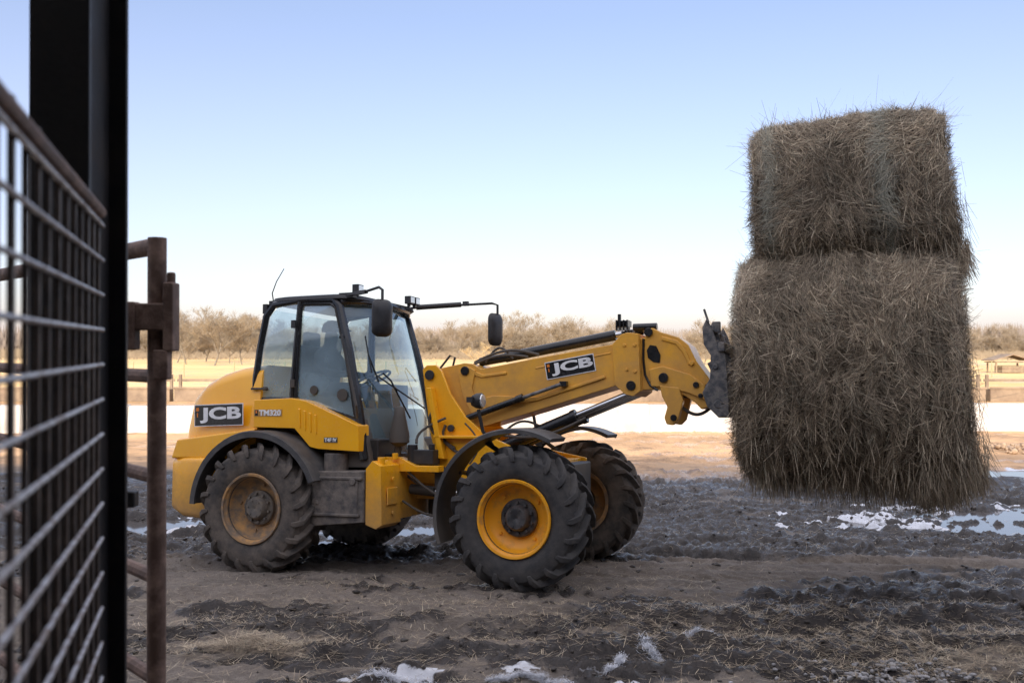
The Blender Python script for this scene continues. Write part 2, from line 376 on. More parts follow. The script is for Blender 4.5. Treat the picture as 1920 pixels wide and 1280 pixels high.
# white net-wrap scraps: tangles of fine pale fibres
def scrap(cx,cy,ln,ang,wd,seed):
    r=random.Random(seed); n=int(ln*2400); path=[];x,y,a=cx,cy,ang
    for i in range(60):
        a+=r.gauss(0,.16)+(ang-a)*.08; x+=ln/60*math.cos(a); y+=ln/60*math.sin(a); path.append((x,y,a,wd*(.3+.7*abs(math.sin(i*.17+seed)))))
    path=np.array(path); k=rng.integers(0,60,n); p=path[k]
    X=p[:,0]+rng.normal(0,.35,n)*p[:,3]; Y=p[:,1]+rng.normal(0,.30,n)*p[:,3]; aa=p[:,2]+rng.normal(0,.7,n)
    Z=height(X,Y)+.008+np.abs(rng.normal(0,.014,n))
    g=rng.uniform(.45,.85,n)[:,None]*np.array([.9,.93,1.0])
    o=strands('net_wrap_scrap',np.stack([X,Y,Z],1),np.stack([np.cos(aa),np.sin(aa),rng.normal(0,.2,n)],1),np.tile([0,0,1.],(n,1)),rng.uniform(.02,.08,n),rng.uniform(.0012,.0035,n),g,rng.uniform(-.006,.012,(n,2)),None,strawm)
    tag(o,'tangled white net wrap fibres lying in the mud','net wrap','net wrap scraps in the mud')
scrap(.62,6.02,.5,1.1,.05,1); scrap(-.95,5.95,.6,.12,.14,2); scrap(-.15,5.93,.7,.22,.06,3); scrap(1.0,6.4,.30,1.9,.08,4); scrap(1.25,6.85,.22,.3,.07,7)
# ---------------------------------------------------------------- loader
yaw=math.radians(-21)
O=Vector((-2.114,10.235,0))
hx=Vector((math.cos(yaw),math.sin(yaw),0)); hy=Vector((-math.sin(yaw),math.cos(yaw),0))
slx,sly=.0280,-.069
ax=(hx+Vector((0,0,slx))).normalized(); ay=(hy+Vector((0,0,sly))); az=ax.cross(ay).normalized(); ay=az.cross(ax)
MW=Matrix((ax,ay,az)).transposed().to_4x4(); MW.translation=Vector((O.x,O.y,-.165))
loader=empty('wheel_loader'); loader.matrix_world=MW
tag(loader,'yellow telescopic wheel loader with black cab carrying two hay bales','wheel loader')
Rt=.625
def tyre_mesh():
    b=B()
    prof=[(-.17,.30),(-.205,.325),(-.235,.40),(-.243,.47),(-.228,.54),(-.19,.575),(-.10,.585),(0,.59),(.10,.585),(.19,.575),(.228,.54),(.243,.47),(.235,.40),(.205,.325),(.17,.30)]
    b.rev(prof,n=72,close=True)
    nl=20
    for s in(-1,1):
        for i in range(nl):
            a0=2*math.pi*(i+(.5 if s>0 else 0))/nl
            st=[(.00,.0,.636,.022,.57),(.07,.07,.638,.024,.57),(.15,.19,.634,.027,.565),(.215,.30,.616,.030,.55),(.254,.35,.555,.026,.50),(.252,.37,.495,.016,.47)]
            rings=[]
            for (yy,da,ro,w,ri) in st:
                a=a0-da; y=s*yy
                def P(r,t):
                    return (r*math.cos(a)-t*math.sin(a),y,r*math.sin(a)+t*math.cos(a))
                if yy>.23:
                    yi=s*.20
                    p=[P(ro,-w),P(ro,w),(P(ri+.02,w)[0],yi,P(ri+.02,w)[2]),(P(ri+.02,-w)[0],yi,P(ri+.02,-w)[2])]
                else: p=[P(ro,-w*.8),P(ro,w*.8),P(ri,w*1.25),P(ri,-w*1.25)]
                rings.append(p)
            b.loft(rings)
    return b
tb=tyre_mesh()
def wheel(x,y,side,rot,muddy):
    w=empty('wheel',loader,(x,y,Rt)); w.rotation_euler=(0,rot,0 if side<0 else math.pi)
    t=B(); t.v=tb.v;t.f=tb.f;t.m=tb.m
    to=t.obj('tyre',tyremud if muddy else tyrem,w,bevel=.006,ang=40)
    r=B()
    r.rev([(-.232,.318),(-.236,.338),(-.222,.345),(-.205,.322),(-.19,.305),(-.12,.295),(-.10,.285),(-.075,.26),(-.055,.20),(-.05,.12),(-.03,.12),(-.03,.26),(.0,.28),(.19,.30),(.21,.32),(.225,.335),(.235,.335),(.2,.29),(.0,.27)],n=64)
    for i in range(0,12,3):
        a=2*math.pi*i/12; c=(.225*math.cos(a),-.065,.225*math.sin(a)); r.cyl(c,(c[0],-.085,c[2]),.014,n=8)
    r.obj('rim',rimmud if muddy else rimy,w,ang=30)
    h=B(); h.rev([(-.03,.17),(-.09,.168),(-.10,.155),(-.10,.12),(-.15,.105),(-.165,.09),(-.165,.03),(-.15,.0)],n=40)
    for i in range(10):
        a=2*math.pi*i/10; c=(.135*math.cos(a),-.10,.135*math.sin(a)); h.cyl(c,(c[0],-.128,c[2]),.013,n=6)
    for i in range(6):
        a=2*math.pi*i/6; c=(.075*math.cos(a),-.165,.075*math.sin(a)); h.cyl(c,(c[0],-.175,c[2]),.009,n=6)
    h.obj('hub',hubmud if muddy else hubm,w,ang=30)
    return w
wheel(0,-.95,-1,.2,True); wheel(0,.95,1,.5,True); wheel(2.73,-.95,-1,.9,False); wheel(2.73,.95,1,.1,True)
def ring_yz(x,hw,z0,z1,r,n=6,lean=0):
    pts=rrect(0,(z0+z1)/2,hw,(z1-z0)/2,r,n); out=[]
    for y,z in pts:
        k=1-lean*max(0,(z-z0)/(z1-z0))**2
        out.append((x,y*k,z))
    return out
b=B()
b.loft([ring_yz(-.17,.885,1.12,2.05,.11,lean=.14),ring_yz(-.45,.885,1.12,2.025,.12,lean=.14),ring_yz(-.70,.88,1.12,1.97,.13,lean=.15),ring_yz(-.92,.85,1.11,1.89,.14,lean=.16),ring_yz(-1.07,.81,1.11,1.78,.13,lean=.17),ring_yz(-1.15,.75,1.11,1.62,.12,lean=.18),ring_yz(-1.18,.70,1.12,1.42,.09,lean=.1)])
b.obj('engine_hood',yellow,loader,ang=50)
b=B()
b.loft([ring_yz(-.62,.93,.86,1.10,.04),ring_yz(-.66,.94,.62,1.10,.04),ring_yz(-.72,.94,.47,1.10,.05),ring_yz(-1.04,.92,.49,1.10,.06),ring_yz(-1.20,.88,.55,1.095,.07),ring_yz(-1.255,.80,.62,1.07,.08)])
b.obj('counterweight',yellow,loader,ang=45)
b=B(); b.prism([(-1.22,1.085),(-.55,1.085),(-.42,1.10),(-.3,1.25),(-.17,1.3),(-.17,1.40),(-1.15,1.28)],-.895,.895)
b.obj('hood_skirt',yellow,loader,bevel=.02)
b=B()
for i in range(6): b.box((-1.190,0,1.18+i*.045),(.03,.9,.02))
b.obj('grille',blackp,loader)
for s in(-1,1):
    b=B(); y0,y1=(s*.93,s*.72)
    b.prism([(-.165,1.685),(.28,1.70),(.45,1.67),(1.04,1.43),(1.05,1.18),(.60,1.20),(.50,1.22),(.32,1.40),(-.165,1.41)],min(y0,y1),max(y0,y1))
    for i in range(4):
        x=.36+i*.062; b.prism([(x,1.60-.02*i),(x+.03,1.59-.02*i),(x+.035,1.40-.02*i),(x+.02,1.40-.02*i)],*( (s*.942,s*.925) if s<0 else (s*.925,s*.942)))
    b.obj('side_panel',yellow,loader,bevel=.015)
b=B(); b.box((.15,0,.80),(1.9,.75,.55)); b.box((.5,0,1.15),(1.3,1.45,.30)); b.box((0,0,.62),(.3,1.5,.2)); b.cyl((0,-.75,.62),(0,.75,.62),.12); b.box((-.5,0,1.05),(.6,1.5,.15))
b.obj('rear_chassis',blackp,loader,bevel=.02)
def arc_fender(cx,cz,R,a0,a1,y0,y1,th,lip,n=26,zs=1):
    b=B(); rings=[]
    for i in range(n+1):
        a=math.radians(a0+(a1-a0)*i/n); ca,sa=math.cos(a),math.sin(a)
        sec=[(R-lip,y0),(R,y0),(R+.012,y0+.03*(1 if y1>y0 else -1)),(R+.012,y1),(R-th,y1),(R-th,y0+.025*(1 if y1>y0 else -1)),(R-lip,y0+.025*(1 if y1>y0 else -1))]
        rings.append([(cx+r*ca,y,cz+zs*r*sa) for r,y in sec])
    b.loft(rings); return b
for s in(-1,1):
    arc_fender(0,Rt-.0,.745,178,22,s*1.16,s*.70,.03,.055).obj('fender',fenderm,loader,ang=40)
    arc_fender(2.70,Rt+.01,.765,200,62,s*1.13,s*.72,.025,.035).obj('fender',fenderm,loader,ang=40)
    b=B(); b.tube([(2.55,s*.35,1.0),(2.5,s*.75,1.15),(2.3,s*.78,1.28)],.022); b.tube([(2.05,s*.35,.95),(2.05,s*.8,1.0)],.022)
    b.obj('fender_bracket',blackp,loader)
b=B(); b.prism([(.50,.98),(.56,.99),(1.16,1.0),(1.16,.52),(.62,.47),(.55,.52),(.47,.80)],-1.02,-.5)
b.box((.85,-1.025,.76),(.50,.02,.34)); b.box((.66,-1.04,.70),(.03,.02,.04)); b.cyl((.74,-.82,.98),(.74,-.82,1.16),.12)
b.box((.85,-1.03,.93),(.60,.03,.03)); b.box((.86,-1.03,.585),(.52,.03,.03)); b.cyl((1.05,-1.02,.9),(1.05,-1.05,.9),.035)
b.obj('fuel_tank',tankm,loader,bevel=.012)
b=B(); b.prism([(.50,.98),(1.16,1.0),(1.16,.52),(.55,.52)],.5,1.02); b.obj('battery_box',tankm,loader,bevel=.018)
b=B()
for s in(-1,1):
    b.prism([(1.168,1.02),(1.24,1.10),(1.33,1.05),(1.345,.50),(1.28,.46),(1.168,.50)],s*1.0 if s<0 else .62,-.62 if s<0 else 1.0)
b.box((1.25,0,.75),(.16,1.3,.45)); b.prism([(1.12,1.12),(1.32,1.12),(1.50,1.04),(1.75,1.04),(1.75,.98),(1.30,.98),(1.12,1.05)],-.62,-.50)
b.prism([(1.12,1.12),(1.32,1.12),(1.50,1.04),(1.75,1.04),(1.75,.98),(1.30,.98),(1.12,1.05)],.5,.62)
b.cyl((1.28,-.90,1.06),(1.28,-.90,1.13),.035); b.cyl((1.30,-.66,1.10),(1.30,-.66,1.16),.03)
b.box((1.45,0,.80),(.5,.5,.22)); b.box((1.5,-.25,.92),(.55,.14,.14))
for z_ in(.60,.92): b.cyl((1.35,-.80,z_),(1.365,-.80,z_),.022,n=8)
b.box((1.352,-.81,.76),(.012,.20,.16))
b.obj('articulation_frame',yellow,loader,bevel=.012)
b=B(); b.cyl((1.35,-.42,.80),(1.62,-.42,.78),.05); b.cyl((1.62,-.42,.78),(1.95,-.42,.77),.03,m=1); b.cyl((1.45,0,.5),(1.45,0,1.15),.10); b.cyl((1.35,.42,.80),(1.95,.42,.78),.045)
b.box((1.75,-.3,.62),(.22,.2,.18)); b.obj('steering_cylinder',[blackp,chrome],loader,bevel=.006)
b=B(); b.box((1.55,-.48,1.12),(.22,.16,.14)); b.cyl((1.42,-.52,1.05),(1.42,-.52,1.24),.05); b.cyl((1.62,-.50,1.19),(1.62,-.50,1.25),.03)
b.obj('valve_block',blackp,loader,bevel=.008)
B().box((1.70,-.46,.90),(.10,.12,.20)).obj('filter_housing',blackp,loader,bevel=.02)
b=B(); b.box((2.35,0,.82),(1.3,.62,.50)); b.box((2.73,0,.62),(.3,1.5,.22)); b.cyl((2.73,-.8,.62),(2.73,.8,.62),.13)
b.obj('front_chassis',blackp,loader,bevel=.02)
b=B()
tw=[(1.43,1.99),(1.48,2.03),(1.58,2.03),(1.64,1.97),(1.74,1.74),(1.90,1.52),(2.10,1.35),(2.45,1.20),(2.95,1.10),(2.95,.75),(1.68,.72),(1.60,1.05),(1.52,1.35)]
for s in(-1,1): b.prism(tw,*sorted((s*.34,s*.30)))
b.box((2.3,0,.95),(1.2,.58,.3)); b.prism([(1.58,1.2),(1.68,1.2),(1.80,.8),(1.64,.8)],-.3,.3)
b.prism([(1.52,1.80),(1.57,1.80),(1.72,1.1),(1.66,1.1)],-.44,-.34); b.prism([(1.60,1.33),(2.08,1.33),(2.1,1.30),(1.60,1.30)],-.44,-.34)
b.obj('boom_tower',yboom,loader,bevel=.008)
for s in(-1,1):
    B().cyl((1.52,s*.35,1.93),(1.52,s*.37,1.93),.05).obj('pivot_pin',blackp,loader,bevel=.004)
B().cyl((1.76,-.35,1.40),(1.76,-.38,1.40),.035).obj('pivot_pin',blackp,loader,bevel=.004)
boom=empty('boom',loader,(1.87,0,1.98))
BM=-Vector((1.87,0,1.98))
def off(b,v=BM):
    b.v=[tuple(Vector(p)+v) for p in b.v]; return b
b=B()
bp=[(1.56,2.00),(1.84,2.05),(1.93,2.04),(2.02,1.985),(2.57,2.075),(3.42,2.20),(3.47,2.285),(3.53,2.30),(3.64,2.285),(3.655,1.75),(3.58,1.70),(3.50,1.72),(3.40,1.80),(2.57,1.56),(2.05,1.415),(1.90,1.42),(1.72,1.62)]
b.prism(bp,-.225,.225)
for s in(-1,1):
    b.prism([(3.38,2.19),(3.47,2.285),(3.53,2.30),(3.635,2.285),(3.65,1.75),(3.58,1.70),(3.50,1.72),(3.40,1.81)],*sorted((s*.255,s*.22)))
    b.prism([(2.08,1.70),(2.16,1.72),(2.62,1.70),(3.30,1.90),(3.31,1.875),(2.62,1.665),(2.10,1.60)],*sorted((s*.245,s*.22)))
    b.prism([(1.92,1.98),(2.05,1.93),(2.3,1.955),(2.3,1.93),(2.03,1.90),(1.86,1.96)],*sorted((s*.24,s*.22)))
    b.prism([(1.78,1.95),(1.88,2.02),(1.97,1.97),(1.93,1.80),(2.02,1.55),(1.95,1.50),(1.83,1.72)],*sorted((s*.245,s*.22)))
    b.prism([(2.60,1.99),(3.36,2.12),(3.36,2.105),(2.60,1.975)],*sorted((s*.232,s*.22)))
off(b).obj('outer_boom',yboom,boom,bevel=.010)
b=B()
hd=[(3.60,2.245),(3.68,2.25),(3.70,2.33),(3.76,2.34),(3.83,2.30),(4.00,2.245),(4.09,2.17),(4.16,2.02),(4.28,1.85),(4.28,1.60),(4.20,1.575),(4.14,1.64),(4.05,1.70),(3.92,1.74),(3.80,1.76),(3.60,1.76)]
b.prism(hd,-.19,.19)
for s in(-1,1):
    b.prism([(3.82,1.80),(4.0,1.78),(4.04,1.66),(3.99,1.48),(3.94,1.43),(3.88,1.44),(3.86,1.50),(3.89,1.60),(3.84,1.70)],*sorted((s*.22,s*.15)))
    b.prism([(3.72,1.95),(3.85,1.98),(4.10,1.9),(4.24,1.80),(4.24,1.66),(4.1,1.72),(3.9,1.78),(3.74,1.79)],*sorted((s*.215,s*.18)))
    b.prism([(3.84,2.26),(3.99,2.215),(4.06,2.14),(4.12,2.0),(4.09,1.98),(4.03,2.11),(3.97,2.18),(3.84,2.22)],*sorted((s*.205,s*.18)))
off(b).obj('boom_head',yboom,boom,bevel=.010)
for s in(-1,1):
    for (x,z,r,ln) in((1.86,1.97,.045,.265),(3.56,1.80,.045,.275),(3.86,1.87,.045,.24),(3.72,2.30,.04,.22),(3.95,1.50,.03,.24),(3.50,2.18,.016,.268),(3.6,2.18,.016,.268),(3.52,1.95,.014,.268),(3.6,1.93,.014,.268),(4.12,2.0,.02,.22),(4.2,1.7,.022,.235),(4.16,1.80,.028,.235)):
        off(B().cyl((x,s*.18,z),(x,s*ln,z),r,n=18)).obj('pin',blackg if r>.02 else yboom,boom,bevel=.004)
for s in(-1,1):
    off(B().prism([(3.70,2.13),(3.73,2.18),(3.79,2.17),(3.83,2.08),(3.82,2.01),(3.76,2.02),(3.71,2.06)],*sorted((s*.198,s*.18)))).obj('cutout_dark_patch',blackg,boom)  # raised black patch imitating the dark inside of an opening
    off(B().tube([(3.67,s*.197,2.24),(3.665,s*.197,2.05),(3.68,s*.197,1.90),(3.73,s*.197,1.80),(3.80,s*.197,1.755)],.012,8)).obj('gap_shade_strip',blackg,boom)  # black strip standing in for the shaded gap between boom and head
for s in(-1,1):
    b=B(); y=s*.16
    b.cyl((2.15,y,1.18),(2.95,y,1.50),.062); b.cyl((2.95,y,1.50),(3.0,y,1.52),.070); b.cyl((3.0,y,1.52),(3.55,y,1.735),.034,m=1)
    off(b).obj('lift_cylinder',[blackg,chrome],boom,bevel=.004)
b=B(); b.cyl((1.92,0,2.07),(2.2,0,2.11),.045); b.cyl((2.2,0,2.11),(3.35,0,2.30),.052); b.cyl((3.35,0,2.30),(3.72,0,2.35),.030,m=1); b.cyl((3.55,0,2.33),(3.62,0,2.345),.05)
b.box((3.45,-.05,2.40),(.12,.10,.06)); b.box((3.42,-.12,2.43),(.03,.03,.12)); b.cyl((3.55,-.1,2.36),(3.78,-.1,2.36),.035)
for i in range(4): b.box((3.40+i*.035,-.12,2.38),(.015,.10,.10))
off(b).obj('tilt_cylinder',[blackg,chrome],boom,bevel=.004)
b=B(); b.cyl((1.70,-.30,1.43),(2.45,-.30,1.68),.032); b.cyl((2.45,-.30,1.68),(2.88,-.29,1.82),.018,m=1); b.cyl((2.43,-.30,1.675),(2.50,-.30,1.70),.038)
b.box((2.90,-.26,1.825),(.07,.06,.05),m=0)
off(b).obj('compensating_cylinder',[blackg,carrm],boom,bevel=.004)
def arc(p,q,h,n=14,side=(0,0,1)):
    p=Vector(p);q=Vector(q);sd=Vector(side); return [p.lerp(q,i/n)+sd*h*math.sin(math.pi*i/n) for i in range(n+1)]
for args,rr in [((((1.90,-.1,2.06),(2.6,-.12,2.12),.08)),.014),(((1.92,-.16,2.04),(2.5,-.16,2.10),.05),.012),(((2.0,-.05,2.06),(2.3,-.05,2.09),.13),.012),
  (((1.60,-.38,1.62),(1.80,-.36,1.20),-.16,14,(1,0,0)),.016),(((1.70,-.36,1.43),(1.95,-.36,1.10),-.13,14,(1,0,0)),.014),(((1.9,-.33,1.45),(1.95,-.33,1.05),.12,14,(1,0,0)),.014),
  (((4.0,-.1,1.60),(4.3,-.1,1.62),-.08),.016),(((2.2,-.33,1.35),(3.1,-.2,1.50),-.10),.014),(((2.2,-.2,1.3),(2.6,-.1,1.42),.1),.012),(((1.3,-.45,.95),(1.8,-.40,.88),-.10),.014),(((1.3,-.35,.98),(1.8,-.35,.95),.07),.014),
  (((1.35,-.55,1.2),(1.9,-.45,1.0),-.12),.013),(((1.38,-.58,1.0),(1.85,-.50,.7),-.05),.013),(((1.45,-.50,1.25),(1.72,-.40,1.5),.10,14,(-1,0,0)),.013),(((1.35,-.6,.7),(1.9,-.45,.6),-.09),.012),(((3.9,-.12,1.72),(4.35,-.2,1.9),-.10),.013)]:
    off(B().tube(arc(*args),rr)).obj('hydraulic_hose',blackp,boom)
b=B()
for s in(-1,1):
    for yy in(.14,.46):
        b.prism([(4.27,2.30),(4.31,2.38),(4.35,2.30),(4.40,2.15),(4.47,2.05),(4.50,1.50),(4.40,1.50),(4.30,1.60),(4.26,1.72),(4.33,1.85),(4.34,2.05),(4.28,2.15)],*sorted((s*yy,s*(yy+.03))))
        b.cyl((4.40,s*(yy-.01),1.62),(4.40,s*(yy+.045),1.62),.035); b.cyl((4.38,s*(yy-.01),1.95),(4.38,s*(yy+.045),1.95),.025)
b.box((4.44,0,2.12),(.06,1.05,.08)); b.box((4.46,0,1.56),(.08,1.1,.10)); b.cyl((4.32,-.48,1.74),(4.32,.48,1.74),.035); b.cyl((4.32,-.4,2.28),(4.32,.4,2.28),.022)
b.box((4.49,0,1.86),(.03,1.3,.06)); b.cyl((4.30,-.30,2.0),(4.44,-.30,1.7),.025); b.box((4.36,-.25,2.32),(.07,.05,.10)); b.box((4.31,-.50,2.40),(.02,.02,.13),Matrix.Rotation(-.3,3,'Y'))
for yy in(-.4,.4):
    b.cyl((4.45,yy,1.58),(5.6,yy,1.60),.025,.006)
off(b).obj('carriage',carrm,boom,bevel=.006)
# logo plates
def textmesh(s,bold=.0):
    cu=bpy.data.curves.new('t','FONT'); cu.body=s; cu.size=1; cu.offset=bold; cu.extrude=.004; cu.resolution_u=4
    o=bpy.data.objects.new('t',cu); col.objects.link(o); dg=bpy.context.evaluated_depsgraph_get(); dg.update()
    me=bpy.data.meshes.new_from_object(o.evaluated_get(dg)); v=[tuple(p.co) for p in me.vertices]; f=[tuple(p.vertices) for p in me.polygons]
    bpy.data.objects.remove(o); bpy.data.curves.remove(cu); bpy.data.meshes.remove(me)
    return v,f
def addtext(b,s,x0,x1,z0,z1,y,m,bold=.0,sgn=-1,th=.0025):
    v,f=textmesh(s,bold); xs_=[p[0] for p in v]; ys_=[p[1] for p in v]; zs_=[p[2] for p in v]
    ax_,bx=min(xs_),max(xs_); ay_,by=min(ys_),max(ys_); az_=max(zs_)
    V=[(x0+(p[0]-ax_)/(bx-ax_)*(x1-x0),y-(p[2]/az_)*th,z0+(p[1]-ay_)/(by-ay_)*(z1-z0)) for p in v]
    b.add(V,f,m)
def logo(w,h):
    b=B(); b.box((0,0,0),(w,.006,h),m=1); b.box((0,-.0035,0),(w-.018,.004,h-.018),m=0)
    addtext(b,'JCB',-w/2+w*.12,w/2-w*.035,-h*.36,h*.36,-.006,1,.04)
    b.box((-w/2+w*.07,-.006,h*.28),(w*.055,.004,h*.16),m=2)
    b.box((-w/2+w*.07,-.006,h*.02),(w*.022,.004,h*.2),m=2)
    return b
def place(b,parent,loc,ry,rz,name,mats,label=None):
    o=b.obj(name,mats,parent,recalc=False,ang=30); o.location=loc; o.rotation_euler=(0,ry,rz)
    return o
place(logo(.50,.17),boom,Vector((2.955,-.229,1.99))+BM,math.radians(-9.2),0,'logo_plate',[blackg,white,orange])
place(logo(.62,.225),loader,(-.62,-.895,1.535),math.radians(-1.5),math.radians(-1.5),'logo_plate',[blackg,white,orange])
b=B(); b.box((0,0,0),(.33,.004,.068),m=0); b.box((-.135,-.003,0),(.034,.004,.056),m=3); b.box((-.135,-.0055,.008),(.018,.003,.026),m=1); addtext(b,'TM320',-.105,.155,-.030,.030,-.003,2,.035)
place(b,loader,(.01,-.934,1.555),0,0,'model_plate',[yellow,orange,white,blackg])
b=B(); b.box((0,0,0),(.15,.004,.050),m=0); addtext(b,'T4F IV',-.068,.068,-.019,.019,-.002,1,.03)
place(b,loader,(.74,-.934,1.29),0,0,'engine_plate',[hubm,white])
# ---------------------------------------------------------------- cab
cab=empty('cab',loader,(.4,0,1.2)); CB=-Vector((.4,0,1.2))
def yb(z): return .80-.07*(z-1.2)/1.5
def cp(x,z,s): return (x,s*yb(z),z)
b=B()
for s in(-1,1):
    b.tube([cp(-.29,1.66,s),cp(-.23,2.2,s),cp(-.17,2.55,s),cp(-.08,2.665,s),cp(.24,2.70,s),cp(.62,2.69,s),cp(.70,2.62,s),cp(.83,2.15,s),cp(.97,1.52,s),cp(1.04,1.10,s)],[.036,.036,.037,.036,.032,.032,.040,.046,.048,.048],8)
    b.tube([cp(.18,1.64,s),cp(.205,2.2,s),cp(.235,2.70,s)],.029,8)
    b.tube([cp(-.29,1.69,s),cp(.22,1.69,s),cp(.97,1.46,s)],.026,8)
b.tube([cp(-.29,1.72,-1),cp(-.29,1.72,1)],.03,8)
b.tube([(.70,-.73,2.66),(.82,-.5,2.68),(.88,0,2.69),(.82,.5,2.68),(.70,.73,2.66)],.034,8)
b.tube([(1.04,-.80,1.12),(1.16,-.5,1.12),(1.20,0,1.12),(1.16,.5,1.12),(1.04,.80,1.12)],.035,8)
off(b,CB).obj('frame',blackg,cab)
b=B()
ro=[]
for (z,g) in((2.675,-.03),(2.70,.0),(2.735,-.01),(2.75,-.07)):
    ring=[]
    for i in range(32):
        a=2*math.pi*i/32; c,s_=math.cos(a),math.sin(a); e=.35
        px=.34+ (.53+g)*math.copysign(abs(c)**e,c); py=(.77+g)*math.copysign(abs(s_)**e,s_)
        ring.append((px,py,z))
    ro.append(ring)
b.loft(ro); off(b,CB).obj('roof',blackp,cab,ang=40)
def quadpanel(pts,th=.006):
    b=B(); n=len(pts); c=[Vector(p) for p in pts]
    b.add(c,[tuple(range(n))]); return b
for s in(-1,1):
    off(quadpanel([cp(-.26,1.71,s),cp(.17,1.71,s),cp(.215,2.66,s),cp(-.03,2.645,s),cp(-.15,2.52,s),cp(-.21,2.15,s)]),CB).obj('side_window',glass,cab)
def dr(b): return off(b,CB)
for s in (-1,1):
    dr(quadpanel([cp(.21,1.70,s),cp(.95,1.49,s),cp(.82,2.12,s),cp(.685,2.60,s),cp(.62,2.66,s),cp(.255,2.67,s)])).obj('door_window',glass,cab)
    b=B()
    loop=[cp(.235,1.70,s),cp(.93,1.50,s),cp(.80,2.12,s),cp(.665,2.60,s),cp(.60,2.645,s),cp(.28,2.655,s),cp(.255,2.62,s),cp(.235,1.70,s)]
    b.tube([(p[0],p[1]+s*.012,p[2]) for p in loop],.018,6)
    dr(b).obj('door_frame',blackg,cab)
for (x,z,r_) in((.45,1.78,.045),(.78,1.73,.06)):
    b=B(); b.cyl((x,-.78,z),(x,-.80,z),r_); dr(b).obj('vent',blackp,cab,bevel=.004)
for z in (2.45,1.85): dr(B().box((.205,-.80,z),(.05,.03,.08))).obj('hinge',blackp,cab,bevel=.004)
b=B(); b.box((-.18,-.83,1.80),(.18,.03,.022)); b.cyl((-.12,-.78,1.80),(-.12,-.84,1.80),.02); dr(b).obj('door_handle',blackp,cab,bevel=.004)
b=B(); nu,nv=14,8; V=[]
for j in range(nv+1):
    t=j/nv; z=2.66+(1.16-2.66)*t
    xe=float(np.interp(z,[1.1,1.52,2.15,2.62,2.7],[1.04,.97,.83,.70,.68]))
    for i in range(nu+1):
        y=-1+2*i/nu; V.append((xe+.16*(1-y*y),y*(yb(z)-.02),z))
b.add(V,[(j*(nu+1)+i,(j+1)*(nu+1)+i,(j+1)*(nu+1)+i+1,j*(nu+1)+i+1) for j in range(nv) for i in range(nu)])
off(b,CB).obj('windscreen',glassf,cab,recalc=False)
off(quadpanel([(-.24,-.74,1.75),(-.24,.74,1.75),(-.13,.70,2.62),(-.13,-.70,2.62)]),CB).obj('rear_window',glassf,cab)
b=B(); b.box((.10,0,1.62),(.50,.52,.22)); b.box((-.06,0,1.98),(.13,.48,.62),Matrix.Rotation(math.radians(-8),3,'Y')); b.box((-.10,0,2.36),(.09,.26,.16)); b.box((.15,-.36,1.75),(.40,.09,.07)); b.box((.15,.36,1.75),(.40,.09,.07))
off(b,CB).obj('seat',seatm,cab,bevel=.03)
b=B(); b.box((.3,0,1.34),(1.1,1.45,.14)); b.box((-.17,0,1.5),(.08,1.45,.4)); b.box((.92,0,1.55),(.18,.34,.42)); b.box((.90,0,1.80),(.16,.46,.10)); b.tube([(.85,0,1.5),(.72,0,1.88)],.03)
rings=[]
for (z,dx) in ((1.10,-.01),(1.30,-.01),(1.52,-.015),(1.60,-.03),(1.60,-.10),(1.10,-.10)):
    xe=float(np.interp(z,[1.1,1.52,2.15],[1.04,.97,.83])); rings.append([(xe+dx-.02+.15*(1-y*y),y*(yb(z)-.05),z) for y in [-1+i/6 for i in range(13)]])
k=13; b.add([p for r in rings for p in r],[(j*k+i,j*k+i+1,((j+1)%6)*k+i+1,((j+1)%6)*k+i) for j in range(6) for i in range(k-1)])
off(b,CB).obj('dashboard',blackp,cab,bevel=.01)
b=B(); R_=Matrix.Rotation(math.radians(-25),3,'Y')
ring=[Vector((.68,0,1.92))+R_@Vector((.19*math.cos(a*math.pi/12),.19*math.sin(a*math.pi/12),0)) for a in range(25)]
b.tube(ring,.014,6); b.tube([ring[0],ring[12]],.012,6); b.tube([ring[6],ring[18]],.012,6)
off(b,CB).obj('steering_wheel',blackp,cab)
b=B(); b.prism([(.94,1.46),(1.0,1.50),(1.10,1.12),(1.10,1.02),(.60,1.02),(.60,1.2)],-.80,-.62); b.prism([(.94,1.46),(1.0,1.50),(1.10,1.12),(1.10,1.02),(.60,1.02),(.60,1.2)],.62,.80)
b.box((.95,0,1.06),(.35,1.4,.10))
off(b,CB).obj('cab_base',blackp,cab,bevel=.012)
b=B(); b.loft([[(1.26+.10*math.cos(a)*k,-.50+.10*math.sin(a)*k,z) for a in [i*math.pi/6 for i in range(12)]] for (z,k) in((1.22,.4),(1.26,1.0),(1.34,1.0),(1.52,.62),(1.60,.5),(1.62,.2))])
b.tube([(1.26,-.5,1.3),(1.2,-.45,1.05)],.04); off(b,CB).obj('air_intake',blackp,cab,ang=50)
b=B(); b.tube([(1.20,-.15,1.50),(1.13,-.45,1.88),(1.08,-.52,1.95)],.010,6); b.tube([(1.06,-.60,1.92),(1.30,-.02,1.60)],.008,6); off(b,CB).obj('wiper',blackg,cab)
b=B(); b.tube([(1.02,-.64,1.95),(.93,-.62,2.32)],.008,6); b.tube([(1.05,-.55,1.86),(.98,-.63,2.12)],.010,6); off(b,CB).obj('wiper',blackg,cab)
b=B()
b.tube([(.72,-.70,2.72),(.95,-.74,2.74),(1.28,-.98,2.75),(1.33,-1.0,2.72),(1.33,-1.0,2.60)],.014,8)
b.box((.76,-.68,2.73),(.16,.08,.05)); b.box((.95,-.76,2.74),(.22,.04,.035),Matrix.Rotation(-.5,3,'Z'))
off(b,CB).obj('mirror_arm',blackp,cab)
